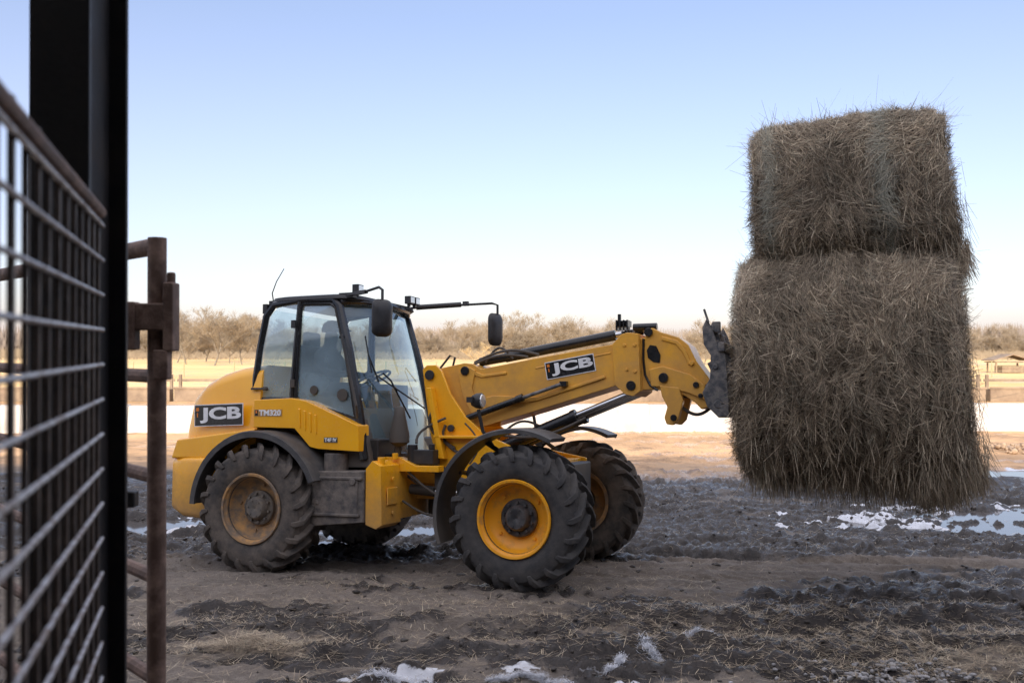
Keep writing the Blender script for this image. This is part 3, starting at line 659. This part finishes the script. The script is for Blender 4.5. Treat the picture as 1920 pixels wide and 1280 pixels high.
def mirror(c,w,h,rz,name='mirror'):
    b=B(); pr=rrect(0,0,w/2,h/2,.07,6); rings=[]
    for (x,k) in((-.05,.45),(-.035,.8),(-.01,.98),(.01,1.0),(.015,.96)): rings.append([(x,p[0]*k,p[1]*k) for p in pr])
    b.loft(rings); R=Matrix.Rotation(rz,3,'Z'); b.v=[tuple(R@Vector(p)+Vector(c)) for p in b.v]
    off(b,CB).obj(name,blackp,cab,ang=50)
mirror((1.33,-1.0,2.45),.22,.36,math.radians(150)); mirror((1.68,1.0,2.50),.22,.37,math.radians(160))
b=B(); b.tube([(.80,.62,2.74),(1.05,.80,2.77),(1.64,1.0,2.80),(1.70,1.02,2.78),(1.70,1.02,2.52)],.014,8); b.tube([(.85,.66,2.75),(1.3,.9,2.79)],.03,8); b.box((1.35,.92,2.80),(.06,.05,.05))
off(b,CB).obj('mirror_arm',blackp,cab)
for (x,y) in((.90,.40),(.90,.53),(.84,-.62)):
    b=B(); b.box((x,y,2.80),(.07,.11,.085)); b.box((x-.01,y,2.75),(.03,.03,.05)); b.box((x+.038,y,2.80),(.006,.09,.065),m=1)
    off(b,CB).obj('work_light',[blackp,lampm],cab,bevel=.01)
b=B(); b.tube([(-.14,-.66,2.70),(-.16,-.66,2.80),(-.11,-.66,2.92),(-.02,-.66,3.05)],[.007,.006,.005,.004],6); b.box((-.14,-.66,2.68),(.06,.08,.07)); b.box((-.20,-.70,2.63),(.05,.06,.10))
off(b,CB).obj('antenna',blackp,cab)
for pts in ([(1.02,.74,1.95),(1.22,.78,2.20),(1.28,.78,2.18),(1.20,.78,1.85)],[(1.10,.70,1.75),(1.30,.72,1.90),(1.32,.72,1.5)],[(.74,-.79,2.30),(.80,-.86,2.32),(1.0,-.90,1.62),(.97,-.82,1.5)]):
    off(B().tube(pts,.013,8),CB).obj('grab_rail',blackp,cab)
for s in(-1,1):
    b=B(); b.loft([[(2.22+dx,s*.75+r*math.cos(i*math.pi/8),1.66+r*math.sin(i*math.pi/8)) for i in range(16)] for dx,r in((-.07,.02),(-.06,.05),(-.02,.07),(.03,.075),(.04,.07))])
    b.loft([[(2.265+dx,s*.75+r*math.cos(i*math.pi/8),1.66+r*math.sin(i*math.pi/8)) for i in range(16)] for dx,r in((-.01,.066),(.005,.06),(.012,.02))],m=1)
    b.box((2.17,s*.80,1.67),(.06,.10,.05)); b.tube([(2.22,s*.75,1.58),(2.26,s*.74,1.38),(2.36,s*.70,1.22)],.018,8)
    o=b.obj('headlight',[blackp,lampm],loader,ang=40)
# driver
def skinned(name,verts,edges,radii,mat,M4,root=0,sub=2):
    me=bpy.data.meshes.new(name); me.from_pydata(verts,edges,[]); o=bpy.data.objects.new(name,me); col.objects.link(o)
    me.materials.append(mat); o.matrix_world=M4
    sk=o.modifiers.new('Skin','SKIN'); sk.use_smooth_shade=True
    lay=me.skin_vertices[0].data if me.skin_vertices else None
    if lay is None:
        bpy.context.view_layer.objects.active=o; bpy.ops.object.mode_set(mode='EDIT'); bpy.ops.object.mode_set(mode='OBJECT'); lay=me.skin_vertices[0].data
    for i,r in enumerate(radii):
        lay[i].radius=(r,r) if not isinstance(r,tuple) else r; lay[i].use_root=(i==root)
    s=o.modifiers.new('Sub','SUBSURF'); s.levels=sub; s.render_levels=sub
    return o
try:
    V=[(.12,0,1.80),(.10,0,2.0),(.11,0,2.18),(.13,0,2.27),(.15,0,2.36),(.165,0,2.46),
       (.10,-.17,2.17),(.24,-.27,1.98),(.46,-.20,1.96),(.10,.17,2.17),(.24,.27,1.98),(.46,.20,1.96),
       (.16,-.10,1.80),(.50,-.14,1.82),(.64,-.14,1.46),(.74,-.14,1.43),(.16,.10,1.80),(.50,.14,1.82),(.64,.14,1.46),(.74,.14,1.43),(.53,-.17,1.99),(.53,.17,1.99)]
    E=[(0,1),(1,2),(2,3),(3,4),(4,5),(2,6),(6,7),(7,8),(2,9),(9,10),(10,11),(0,12),(12,13),(13,14),(14,15),(0,16),(16,17),(17,18),(18,19),(8,20),(11,21)]
    R=[.15,.155,.13,.06,.085,.075,.075,.052,.035,.075,.052,.035,.09,.07,.05,.04,.09,.07,.05,.04,.032,.032]
    person=skinned('person',V,E,R,shirt,MW)
    tag(person,'driver in dark jacket and cap sitting at the steering wheel','person')
    b=B(); b.loft([[(.16+k*.115*math.cos(i*math.pi/8),k*.10*math.sin(i*math.pi/8),z) for i in range(16)] for z,k in((2.44,1.02),(2.48,1.03),(2.53,.85),(2.56,.45),(2.565,.1))]); b.box((.30,0,2.45),(.12,.14,.015)); b.obj('cap',capm,person)
except Exception as e: print('person',e)
# ---------------------------------------------------------------- hay bales
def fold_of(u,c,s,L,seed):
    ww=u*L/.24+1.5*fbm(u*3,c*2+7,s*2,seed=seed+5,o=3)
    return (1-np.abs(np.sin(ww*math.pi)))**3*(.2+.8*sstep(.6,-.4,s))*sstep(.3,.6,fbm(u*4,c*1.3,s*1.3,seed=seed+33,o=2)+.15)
def bale_surf(u,th,P):
    L,hy_,hz_,n_,seed,slump,lump,rk=P
    c,s=np.cos(th),np.sin(th)
    rad=((np.abs(c)/hy_)**n_+(np.abs(s)/hz_)**n_)**(-1/n_)
    ex=np.abs(u)
    k=1-rk*sstep(.86,1.0,ex)**1.4-.03*sstep(.5,1,ex)
    lum=(fbm(u*L*1.8+9,c*1.4+5,s*1.4+3,o=5,seed=seed,g=.55)-.5)*lump*2.6
    mat=(fbm(u*L*6+9,c*7+5,s*7+3,o=4,seed=seed+70,g=.6)-.5)*.075
    r=rad*k*(1+lum-fold_of(u,c,s,L,seed)*lump*1.7+mat)
    y=c*r; z=s*r
    x=u*L/2*(1+.07*(fbm(y*1.6+3,z*1.6,seed=seed+9,o=4)-.5)-.05*(np.abs(z)/hz_)**6)
    zz=-z/hz_
    x=x*(1+slump*zz)+ slump*2.2*np.clip(zz-.45,0,1)*np.clip(u,0,1)
    z=z-.06*slump/.035*sstep(.2,1,-z/hz_)*np.sin(u*2.2+.6)*.3
    return np.stack([x,y,z],-1)
def hay_bale(center,P,label,nst,stripe=None,tilt=0):
    L,hy_,hz_,n_,seed,slump,lump,rk=P
    o4=MW@Matrix.Translation(center)@Matrix.Rotation(tilt,4,'Y')
    nu,nt_=150,200
    u=np.linspace(-1,1,nu); th=np.linspace(0,2*math.pi,nt_,endpoint=False)
    U,T=np.meshgrid(u,th,indexing='ij'); S=bale_surf(U,T,P)*.985
    V=S.reshape(-1,3); idx=np.arange(nu*nt_).reshape(nu,nt_); nx_=np.roll(idx,-1,1)
    Q=np.stack([idx[:-1].ravel(),nx_[:-1].ravel(),nx_[1:].ravel(),idx[1:].ravel()],1)
    extra=[];quads=[Q]
    base=len(V)
    for end,row in((-1,0),(1,nu-1)):
        prev=idx[row]
        for k in(.8,.55,.3,.05):
            ring=S[row]*np.array([1,k,k])+np.array([end*.03*(1-k),0,0]); nid=base+np.arange(nt_); base+=nt_; extra.append(ring)
            a=prev; quads.append(np.stack([a,np.roll(a,-1),np.roll(nid,-1),nid],1)); prev=nid
    V=np.concatenate([V]+extra); Q=np.concatenate(quads)
    me=bpy.data.meshes.new('hay_bale'); fastmesh(me,V,Q); me.materials.append(haycore)
    ob=bpy.data.objects.new('hay_bale',me); col.objects.link(ob); ob.matrix_world=o4
    tag(ob,label,'hay bale','round hay bales stacked on the loader')
    n=nst
    uu=rng.uniform(-1,1,n); tt=rng.uniform(0,2*math.pi,n)
    p=bale_surf(uu,tt,P); d=2e-2
    du=bale_surf(np.clip(uu+d,-1.01,1.01),tt,P)-p; dt=bale_surf(uu,tt+d,P)-p
    du/=np.linalg.norm(du,axis=1)[:,None]+1e-9; dt/=np.linalg.norm(dt,axis=1)[:,None]+1e-9
    nn=np.cross(dt,du); nn*=np.sign((nn*p*np.array([0.0,1,1])).sum(1))[:,None]; nn/=np.linalg.norm(nn,axis=1)[:,None]+1e-9
    f1=fbm(p[:,0]*2.6,p[:,1]*2.6+4,p[:,2]*2.6,o=4,seed=seed+20)-.5
    fa=f1*6.0+rng.normal(0,.40,n)
    rnd=rng.uniform(0,1,n)<.25; fa[rnd]=rng.uniform(0,math.pi,rnd.sum())
    T_=dt*np.cos(fa)[:,None]+du*np.sin(fa)[:,None]+rng.normal(0,.12,(n,3))
    Ln=rng.uniform(.06,.26,n); bd=rng.uniform(-.010,.014,(n,2)); 
    stray=rng.uniform(0,1,n)<.05; Ln[stray]*=1.3; bd[stray]+=rng.uniform(0,.07,(stray.sum(),2))*np.array([0,1])
    off_=rng.uniform(-.008,.012,n)
    rel=fbm(p[:,0]*6,p[:,1]*6,p[:,2]*4,o=5,seed=seed+40,g=.65)
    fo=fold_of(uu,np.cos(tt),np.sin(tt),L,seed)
    tone=np.clip(.10+1.80*rel,.25,1.7)*(.75+.55*fbm(p[:,0]*1.6,p[:,1]*1.6,p[:,2]*1.6,o=2,seed=seed+50))*(1-.65*fo)  # crease shade put into strand colour along the folds
    tone*=.82+.30*sstep(-.7,.6,p[:,2]/hz_)  # shading of the lower side put into the colour, darker downwards
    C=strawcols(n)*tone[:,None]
    if stripe:
        for (a0_,a1_) in stripe:
            w=np.exp(-((uu-a0_)/a1_)**2)*.65; C=C*(1-w[:,None])+w[:,None]*np.array([.46,.48,.40])*rng.uniform(.5,1.2,n)[:,None]
    n2=nst//5; k=np.sqrt(rng.uniform(0,1,n2)); sd=np.where(rng.uniform(0,1,n2)<.5,-1.,1.); t2=rng.uniform(0,2*math.pi,n2)
    p2=bale_surf(sd,t2,P)*np.stack([np.ones(n2),k,k],1)+np.stack([sd*.02,0*k,0*k],1)
    T2=rng.normal(0,1,(n2,3))*np.array([.15,1,1]); N2=np.stack([sd,0*k,0*k],1)
    n3=nst//13; u3=rng.uniform(-1,1.0,n3); u3[:n3//2]=rng.uniform(.55,1.12,n3//2); t3=rng.normal(-math.pi/2-.2,.5,n3); p3=bale_surf(u3,t3,P)
    T3=rng.normal(0,.28,(n3,3))+np.array([.08,0,-1.]); N3=np.tile([0,-1.,0],(n3,1)); p3=p3+T3*.05
    n4=nst//32; u4=rng.uniform(-1,1,n4); t4=rng.uniform(0,2*math.pi,n4); p4=bale_surf(u4,t4,P); r4=p4/np.linalg.norm(p4,axis=1)[:,None]
    T4=r4+rng.normal(0,.8,(n4,3)); N4=rng.normal(0,1,(n4,3)); N4/=np.linalg.norm(N4,axis=1)[:,None]
    PP=np.concatenate([p+nn*off_[:,None],p2,p3,p4]); TT=np.concatenate([T_,T2,T3,T4]); NN=np.concatenate([nn,N2,N3,N4])
    LL=np.concatenate([Ln,rng.uniform(.06,.22,n2),rng.uniform(.08,.36,n3),rng.uniform(.10,.50,n4)])
    WW=np.concatenate([rng.uniform(.0022,.0058,n),rng.uniform(.002,.005,n2),rng.uniform(.002,.004,n3),rng.uniform(.002,.0036,n4)])
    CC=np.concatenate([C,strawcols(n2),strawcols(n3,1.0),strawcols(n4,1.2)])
    BD=np.concatenate([bd,rng.uniform(-.01,.02,(n2,2)),rng.uniform(-.05,.05,(n3,2)),rng.uniform(-.14,.14,(n4,2))])
    s_=strands('loose_straw',PP,TT,NN,LL,WW,CC,BD,ob,strawm)
    return ob
haycore=M('hay_core',(.11,.085,.062),.95,c2=(.045,.035,.027),sc=9,bmp=.8,bsc=50)
hay_bale(Vector((5.475,0,1.95)),(1.78,1.0,1.045,2.9,3,.033,.065,.09),'large brown round hay bale speared on the loader carriage',84000)
hay_bale(Vector((5.53,.02,3.42)),(1.56,.86,.635,4.6,14,.03,.045,.05),'smaller hay bale with pale net wrap resting on another bale',56000,stripe=[(.35,.09),(-.80,.06)],tilt=math.radians(-2.0))
# ---------------------------------------------------------------- left gate, mesh, column
b=B()
x0,x1=-1.023,-.895; y0,y1=2.0,2.208
xc=(x0+x1)/2
b.box((xc,y0+.007,2.4),(x1-x0,.014,5.6)); b.box((xc,y1-.007,2.4),(x1-x0,.014,5.6)); b.box((xc+.02,(y0+y1)/2,2.4),(.012,y1-y0-.028,5.6))
b.box((xc,(y0+y1)/2,-.2),(.3,.35,.4)); b.box((xc,(y0+y1)/2,.02),(.26,.3,.03))
o=b.obj('steel_column',blackst,bevel=.003); tag(o,'black painted steel barn column beside the mesh panel','column')
panel=empty('mesh_panel',loc=(-.224-.313*1.2,1.2,0)); tag(panel,'weathered bar and wire mesh livestock panel beside the steel column','mesh panel')
d=Vector((-.313,1,0)).normalized(); pn=Vector((1,.313,0)).normalized()
def pp_(t,z,o_=0):
    return Vector((-.224-.313*t,t,z))-Vector((-.224-.313*1.2,1.2,0))+pn*o_
z=2.34; i=0
while z>.08:
    B().tube([pp_(.55,z,.008),pp_(1.2,z+random.uniform(-.0015,.0015),.008),pp_(1.80,z,.008)],.0040,8).obj('horizontal_wire',galv,panel); z-=.066; i+=1
t=1.795
rz_=Matrix.Rotation(math.atan2(-d.x,d.y),3,'Z')
while t>.55:
    B().box((pp_(t+random.uniform(-.003,.003),1.19+random.uniform(-.008,.008))),(.007,.013+random.uniform(-.002,.004),2.38),rz_).obj('vertical_bar',wirev,panel,bevel=.002); t-=.076
B().tube([pp_(.55,.03,.02),pp_(1.80,.03,.02)],.012,8).obj('bottom_rail',wirev,panel)
B().tube([pp_(.55,2.365,.004),pp_(1.2,2.362,.004),pp_(1.80,2.365,.004)],.011,8).obj('top_rail',rust,panel)
gate=empty('pipe_gate',loc=(-1.20,3.2,0)); tag(gate,'rusty steel pipe gate with latch bracket standing open','gate')
gd=Vector((-1.25,1.35,0)); 
def gp(t,z): return Vector((0,0,z))+gd*t
b=B()
b.tube([gp(1.6,2.46),gp(.0,2.45)],.030,12)
b.tube([gp(0,2.478),gp(0,.12)],.031,12)
b.tube([gp(1.6,2.46),gp(1.6,.12)],.029,12)
b.obj('gate_frame',rust,gate)
for z in(2.01,1.67,1.33,.99,.62,.28): B().tube([gp(0.01,z),gp(1.59,z)],.024,10).obj('gate_rail',rust,gate)
b=B(); b.box((-.02,-.02,2.21),(.17,.06,.09)); b.box((.055,-.02,2.21),(.035,.07,.23)); b.box((.03,-.03,2.05),(.05,.05,.10)); b.cyl((.055,-.02,2.30),(.055,-.02,2.36),.014)
b.box((-.085,-.03,2.18),(.06,.06,.16))
b.obj('latch',rust,gate,bevel=.006)
b=B(); b.box((-1.245,2.95,.85),(.055,.07,1.72)); b.box((-1.24,2.93,1.71),(.07,.09,.06)); b.box((-1.19,2.93,1.64),(.06,.04,.05)); b.box((-1.245,2.95,-.05),(.15,.17,.12))
o=b.obj('latch_post',blackst,bevel=.006); tag(o,'short dark steel latch post beside the pipe gate','post')
# ---------------------------------------------------------------- barn (behind and above the camera)
barn=empty('barn',loc=(0,-8,0)); tag(barn,'tall open fronted sheet metal barn shading the muddy yard','barn')
WL,WR=-17,12; RY,RZ=-4.5,9.2
def slab(b,x0,x1,pts,th=.06):
    for (ya,za),(yb_,zb) in zip(pts[:-1],pts[1:]):
        b.add([(x0,ya+8,za),(x1,ya+8,za),(x1,yb_+8,zb),(x0,yb_+8,zb),(x0,ya+8,za-th),(x1,ya+8,za-th),(x1,yb_+8,zb-th),(x0,yb_+8,zb-th)],[(0,1,2,3),(7,6,5,4),(0,4,5,1),(1,5,6,2),(2,6,7,3),(3,7,4,0)])
b=B(); slab(b,WL,WR,[(1.2,5.2),(RY,RZ),(-12,5.0)]); b.obj('roof',barnm,barn)
b=B(); b.box(((WL+WR)/2,-4,2.45),(WR-WL,.08,4.9)); b.obj('rear_wall',barnm,barn)
for x_ in(WL,WR):
    pr=((1.0,0),(1.0,5.1),(RY,RZ-.2),(-12,4.9),(-12,0))
    b=B(); b.add([(x_,x+8,z) for x,z in pr]+[(x_*.995,x+8,z) for x,z in pr],[(0,1,2,3,4),(9,8,7,6,5)]+[(i,(i+1)%5,(i+1)%5+5,i+5) for i in range(5)]); b.obj('gable_wall',barnm,barn)
# ---------------------------------------------------------------- background yard items
def hz(x,y): return float(height(np.array([x]),np.array([y]))[0])
b=B()
b.prism([(-1.47,0),(1.47,0),(1.47,.76),(1.45,.80),(-1.45,.80),(-1.47,.76)],-.28,.28)
b.v=[(x,y*(1-.45*z/.8),z) for x,y,z in b.v]
proto=b.obj('concrete_barrier',concrete,bevel=.01)
i=0
x=-27
while x<24:
    o=proto if i==0 else proto.copy()
    if i: col.objects.link(o)
    o.location=(x,27.0+.02*x+random.uniform(-.03,.03),hz(x,27)-.03); o.rotation_euler=(0,0,.02+random.uniform(-.006,.006))
    tag(o,'pale concrete barrier block in a sunlit row','concrete barrier','concrete barriers in a row')
    x+=2.943; i+=1
b=B(); b.box((0,0,.30),(5.8,.5,.55)); b.box((0,-.27,.62),(5.9,.04,.10)); b.box((0,.27,.95),(5.9,.05,.12))
for xx in(-2.8,0,2.8): b.box((xx,.27,.6),(.12,.12,1.2))
proto=b.obj('feed_bunk',boards,bevel=.01)
i=0;x=-36
while x<46:
    o=proto if i==0 else proto.copy()
    if i: col.objects.link(o)
    o.location=(x,42.0,hz(x,42)-.02); tag(o,'weathered feed bunk with rail along the field edge','feed bunk','feed bunks along the field edge'); x+=6.0;i+=1
b=B()
for xx in(-2,2): b.cyl((xx,0,0),(xx,0,1.25),.05,n=8)
for z in(.5,.85,1.15): b.cyl((-4,0,z),(4,0,z),.012,n=4)
proto=b.obj('field_fence',M('fence_grey_green',(.40,.38,.22),.8))
i=0;x=-60
while x<70:
    o=proto if i==0 else proto.copy()
    if i: col.objects.link(o)
    o.location=(x,75,hz(x,75)); tag(o,'low post and wire fence crossing the dry field','fence','fence panels across the field'); x+=8;i+=1
b=B(); b.box((0,0,1.0),(3.2,2.0,.1),m=0)
for sx in(-1.4,1.4):
    for sy in(-.8,.8): b.box((sx,sy,.5),(.12,.12,1.0))
b.prism([(-1.8,1.2),(0,1.75),(1.8,1.2),(1.8,1.12),(0,1.67),(-1.8,1.12)],-1.2,1.2)
b.box((.3,0,.35),(2.2,1.4,.6)); o=b.obj('field_shelter',boards); o.location=(46,88,hz(46,88)); tag(o,'small weathered open shelter standing in the dry field','shelter')
# ---------------------------------------------------------------- trees
def make_tree(seed,H,tw,spread=.55,kk=(6,5,5,5,4)):
    r=random.Random(seed); tb_=B(); tr=[];
    def branch(p,d,L,rad,lv):
        pts=[p]; dd=d.copy(); n=3
        for i in range(n):
            dd=(dd+Vector((r.gauss(0,.13),r.gauss(0,.13),r.gauss(0,.08)+.06))).normalized(); pts.append(pts[-1]+dd*L/n)
        if lv<=2: tb_.tube(pts,[rad*(1-.22*i) for i in range(n+1)],5 if lv<2 else 4,cap=False)
        else:
            for i in range(n): tr.append((pts[i],pts[i+1],rad*(1-.2*i),rad*(1-.2*(i+1))))
        if lv>=5: return
        k=kk[lv]
        for j in range(k):
            t=r.uniform(.28,1.0) if lv else r.uniform(.15,1)
            i=min(int(t*n),n-1); q=pts[i].lerp(pts[i+1],t*n-i)
            a=r.uniform(0,2*math.pi); side=Vector((math.cos(a),math.sin(a),0))
            nd=(dd*.75+side*r.uniform(spread*.7,spread*1.5)+Vector((0,0,.12))).normalized()
            branch(q,nd,L*r.uniform(.48,.75),max(rad*.5,.012),lv+1)
    branch(Vector((0,0,0)),Vector((r.gauss(0,.06),r.gauss(0,.06),1)),H*.46,H*.013,0)
    n=len(tr); A=np.array([list(t[0]) for t in tr]); Bp=np.array([list(t[1]) for t in tr])
    D=Bp-A; S=np.cross(D,rng.normal(0,1,(n,3))); S/=np.linalg.norm(S,axis=1)[:,None]+1e-9
    w0=np.array([max(t[2]*.5,tw) for t in tr])[:,None]; w1=np.array([max(t[3]*.5,tw*.6) for t in tr])[:,None]
    V=np.stack([A-S*w0,A+S*w0,Bp+S*w1,Bp-S*w1],1).reshape(-1,3); Q=np.arange(n*4).reshape(-1,4)
    cm=bpy.data.meshes.new('crown'); fastmesh(cm,V,Q); 
    return tb_,cm
protos=[]
for i in range(6):
    tb_,cm=make_tree(100+i,[10,11,9,12,8,10][i],.016,[.55,.6,.7,.5,.75,.6][i],(7,5,5,5,4)); cm.materials.append(twig)
    tr=tb_.obj('trunk',bark,recalc=False); tm=tr.data; bpy.data.objects.remove(tr); protos.append((tm,cm))
def put_tree(k,x,y,s,label='bare brown deciduous tree at the far edge of the field',mat=None):
    tm,cm=protos[k]
    e=empty('tree',loc=(x,y,hz(x,y)-.5*s)); e.scale=(s*1.15,s*1.15,s*random.uniform(.9,1.1)); e.rotation_euler=(0,0,random.uniform(0,6.28))
    tag(e,label,'tree','bare winter trees along the field')
    for nm,mdat in(('trunk',tm),('crown',cm)):
        o=bpy.data.objects.new(nm,mdat); col.objects.link(o); o.parent=e
r=random.Random(5)
for i in range(270):
    u=200+1740*(i+r.uniform(0,1))/270; y=r.uniform(175,240)
    hgt=.76 if u>500 else 1.0
    if 1170<u<1285: hgt=.38
    if 1370<u<1820 and r.random()<.6: continue
    if u>1800: y=r.uniform(190,230); hgt=.68
    X_=(u-960)/1775*y
    wave=.88+.25*math.sin(u*.021)*math.sin(u*.0077+1)
    put_tree(r.randrange(6),X_,y,hgt*wave*r.uniform(.7,1.15))
for (u,y,s) in((400,120,.95),(350,130,.8),(455,125,.88),(330,140,.9),(430,135,.9),(385,150,1.0),(640,130,.7),(1320,125,.68),(1300,130,.6),(850,150,.85),(1040,150,.95),(1090,150,.8),(930,160,.85)):
    put_tree(r.randrange(6),(u-960)/1775*y,y,s)
tb_,cm=make_tree(300,4.6,.007,.6,(5,4,4,3,3)); cm.materials.append(twig2); tr=tb_.obj('trunk',twig2,recalc=False); tm=tr.data; bpy.data.objects.remove(tr); protos.append((tm,cm))
put_tree(6,-2.3,74,1.0,'pale straw coloured small bare tree in the dry field')
def thicket(name,n,xr,yr,h0,h1,wr,mat,seed):
    X=rng.uniform(*xr,n); Y=rng.uniform(*yr,n); Hh=(h0+h1*fbm(X*.02*300/yr[0],Y*.02,seed=seed,o=5,g=.6))*rng.uniform(.3,1,n)
    zb=height(X,Y); a=rng.uniform(-.5,.5,n); w=rng.uniform(*wr,n); z0=zb+Hh*rng.uniform(0,.6,n)
    A=np.stack([X-w,Y,z0],1);A2=np.stack([X+w,Y,z0],1);C2=np.stack([X+a*3,Y,zb+Hh],1)
    me=bpy.data.meshes.new(name); fastmesh(me,np.stack([A,A2,C2],1).reshape(-1,3),np.arange(n*3).reshape(-1,3),3)
    me.materials.append(mat); o=bpy.data.objects.new(name,me); col.objects.link(o); o['kind']='stuff'
thicket('distant_woodland',65000,(-420,420),(300,360),5.5,9,(.10,.35),M('woodland_haze_brown',(.31,.26,.22),.95,c2=(.24,.205,.185),sc=.05),66)
thicket('underbrush',50000,(-130,150),(165,245),.8,2.8,(.03,.10),M('underbrush_brown',(.31,.245,.17),.95,c2=(.22,.175,.125),sc=.1),67)
# ---------------------------------------------------------------- light
el=math.radians(20); sdir=Vector((-.20,-.98,0)).normalized()*math.cos(el)+Vector((0,0,math.sin(el)))
w=bpy.data.worlds.new('World'); scene.world=w; w.use_nodes=True; nt=w.node_tree
bg=nt.nodes['Background']; sky=nt.nodes.new('ShaderNodeTexSky'); sky.sky_type='NISHITA'; sky.sun_disc=False
sky.sun_elevation=el; sky.sun_rotation=math.atan2(sdir.x,sdir.y); sky.air_density=1.0; sky.dust_density=1.6; sky.ozone_density=3; sky.altitude=200
# added over the sky: pale haze, and unseen overhead brightness lighting the shade
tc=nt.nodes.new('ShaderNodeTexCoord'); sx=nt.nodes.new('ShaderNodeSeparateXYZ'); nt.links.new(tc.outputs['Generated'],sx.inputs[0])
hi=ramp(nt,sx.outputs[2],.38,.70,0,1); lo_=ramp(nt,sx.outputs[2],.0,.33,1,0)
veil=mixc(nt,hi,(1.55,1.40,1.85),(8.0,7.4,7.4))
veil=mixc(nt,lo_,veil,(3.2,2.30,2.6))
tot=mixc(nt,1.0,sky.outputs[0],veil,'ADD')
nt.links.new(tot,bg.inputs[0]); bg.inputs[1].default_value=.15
L=bpy.data.lights.new('sun','SUN'); L.energy=5; L.angle=math.radians(.5); L.color=(1,.90,.76)
lo=bpy.data.objects.new('sun',L); col.objects.link(lo); lo.rotation_euler=sdir.to_track_quat('Z','Y').to_euler(); lo.location=(0,-30,30)
# ---------------------------------------------------------------- camera
cd=bpy.data.cameras.new('camera'); cd.lens=33.28; cd.sensor_width=36; cd.clip_end=4000; cd.clip_start=.05
cd.dof.use_dof=True; cd.dof.focus_distance=8.7; cd.dof.aperture_fstop=4.0
cam=bpy.data.objects.new('camera',cd); col.objects.link(cam); cam.location=(0,0,2.11); cam.rotation_euler=(math.radians(90.32),0,0)
scene.camera=cam
scene.view_settings.view_transform='Standard'; scene.view_settings.look='None'; scene.view_settings.exposure=0
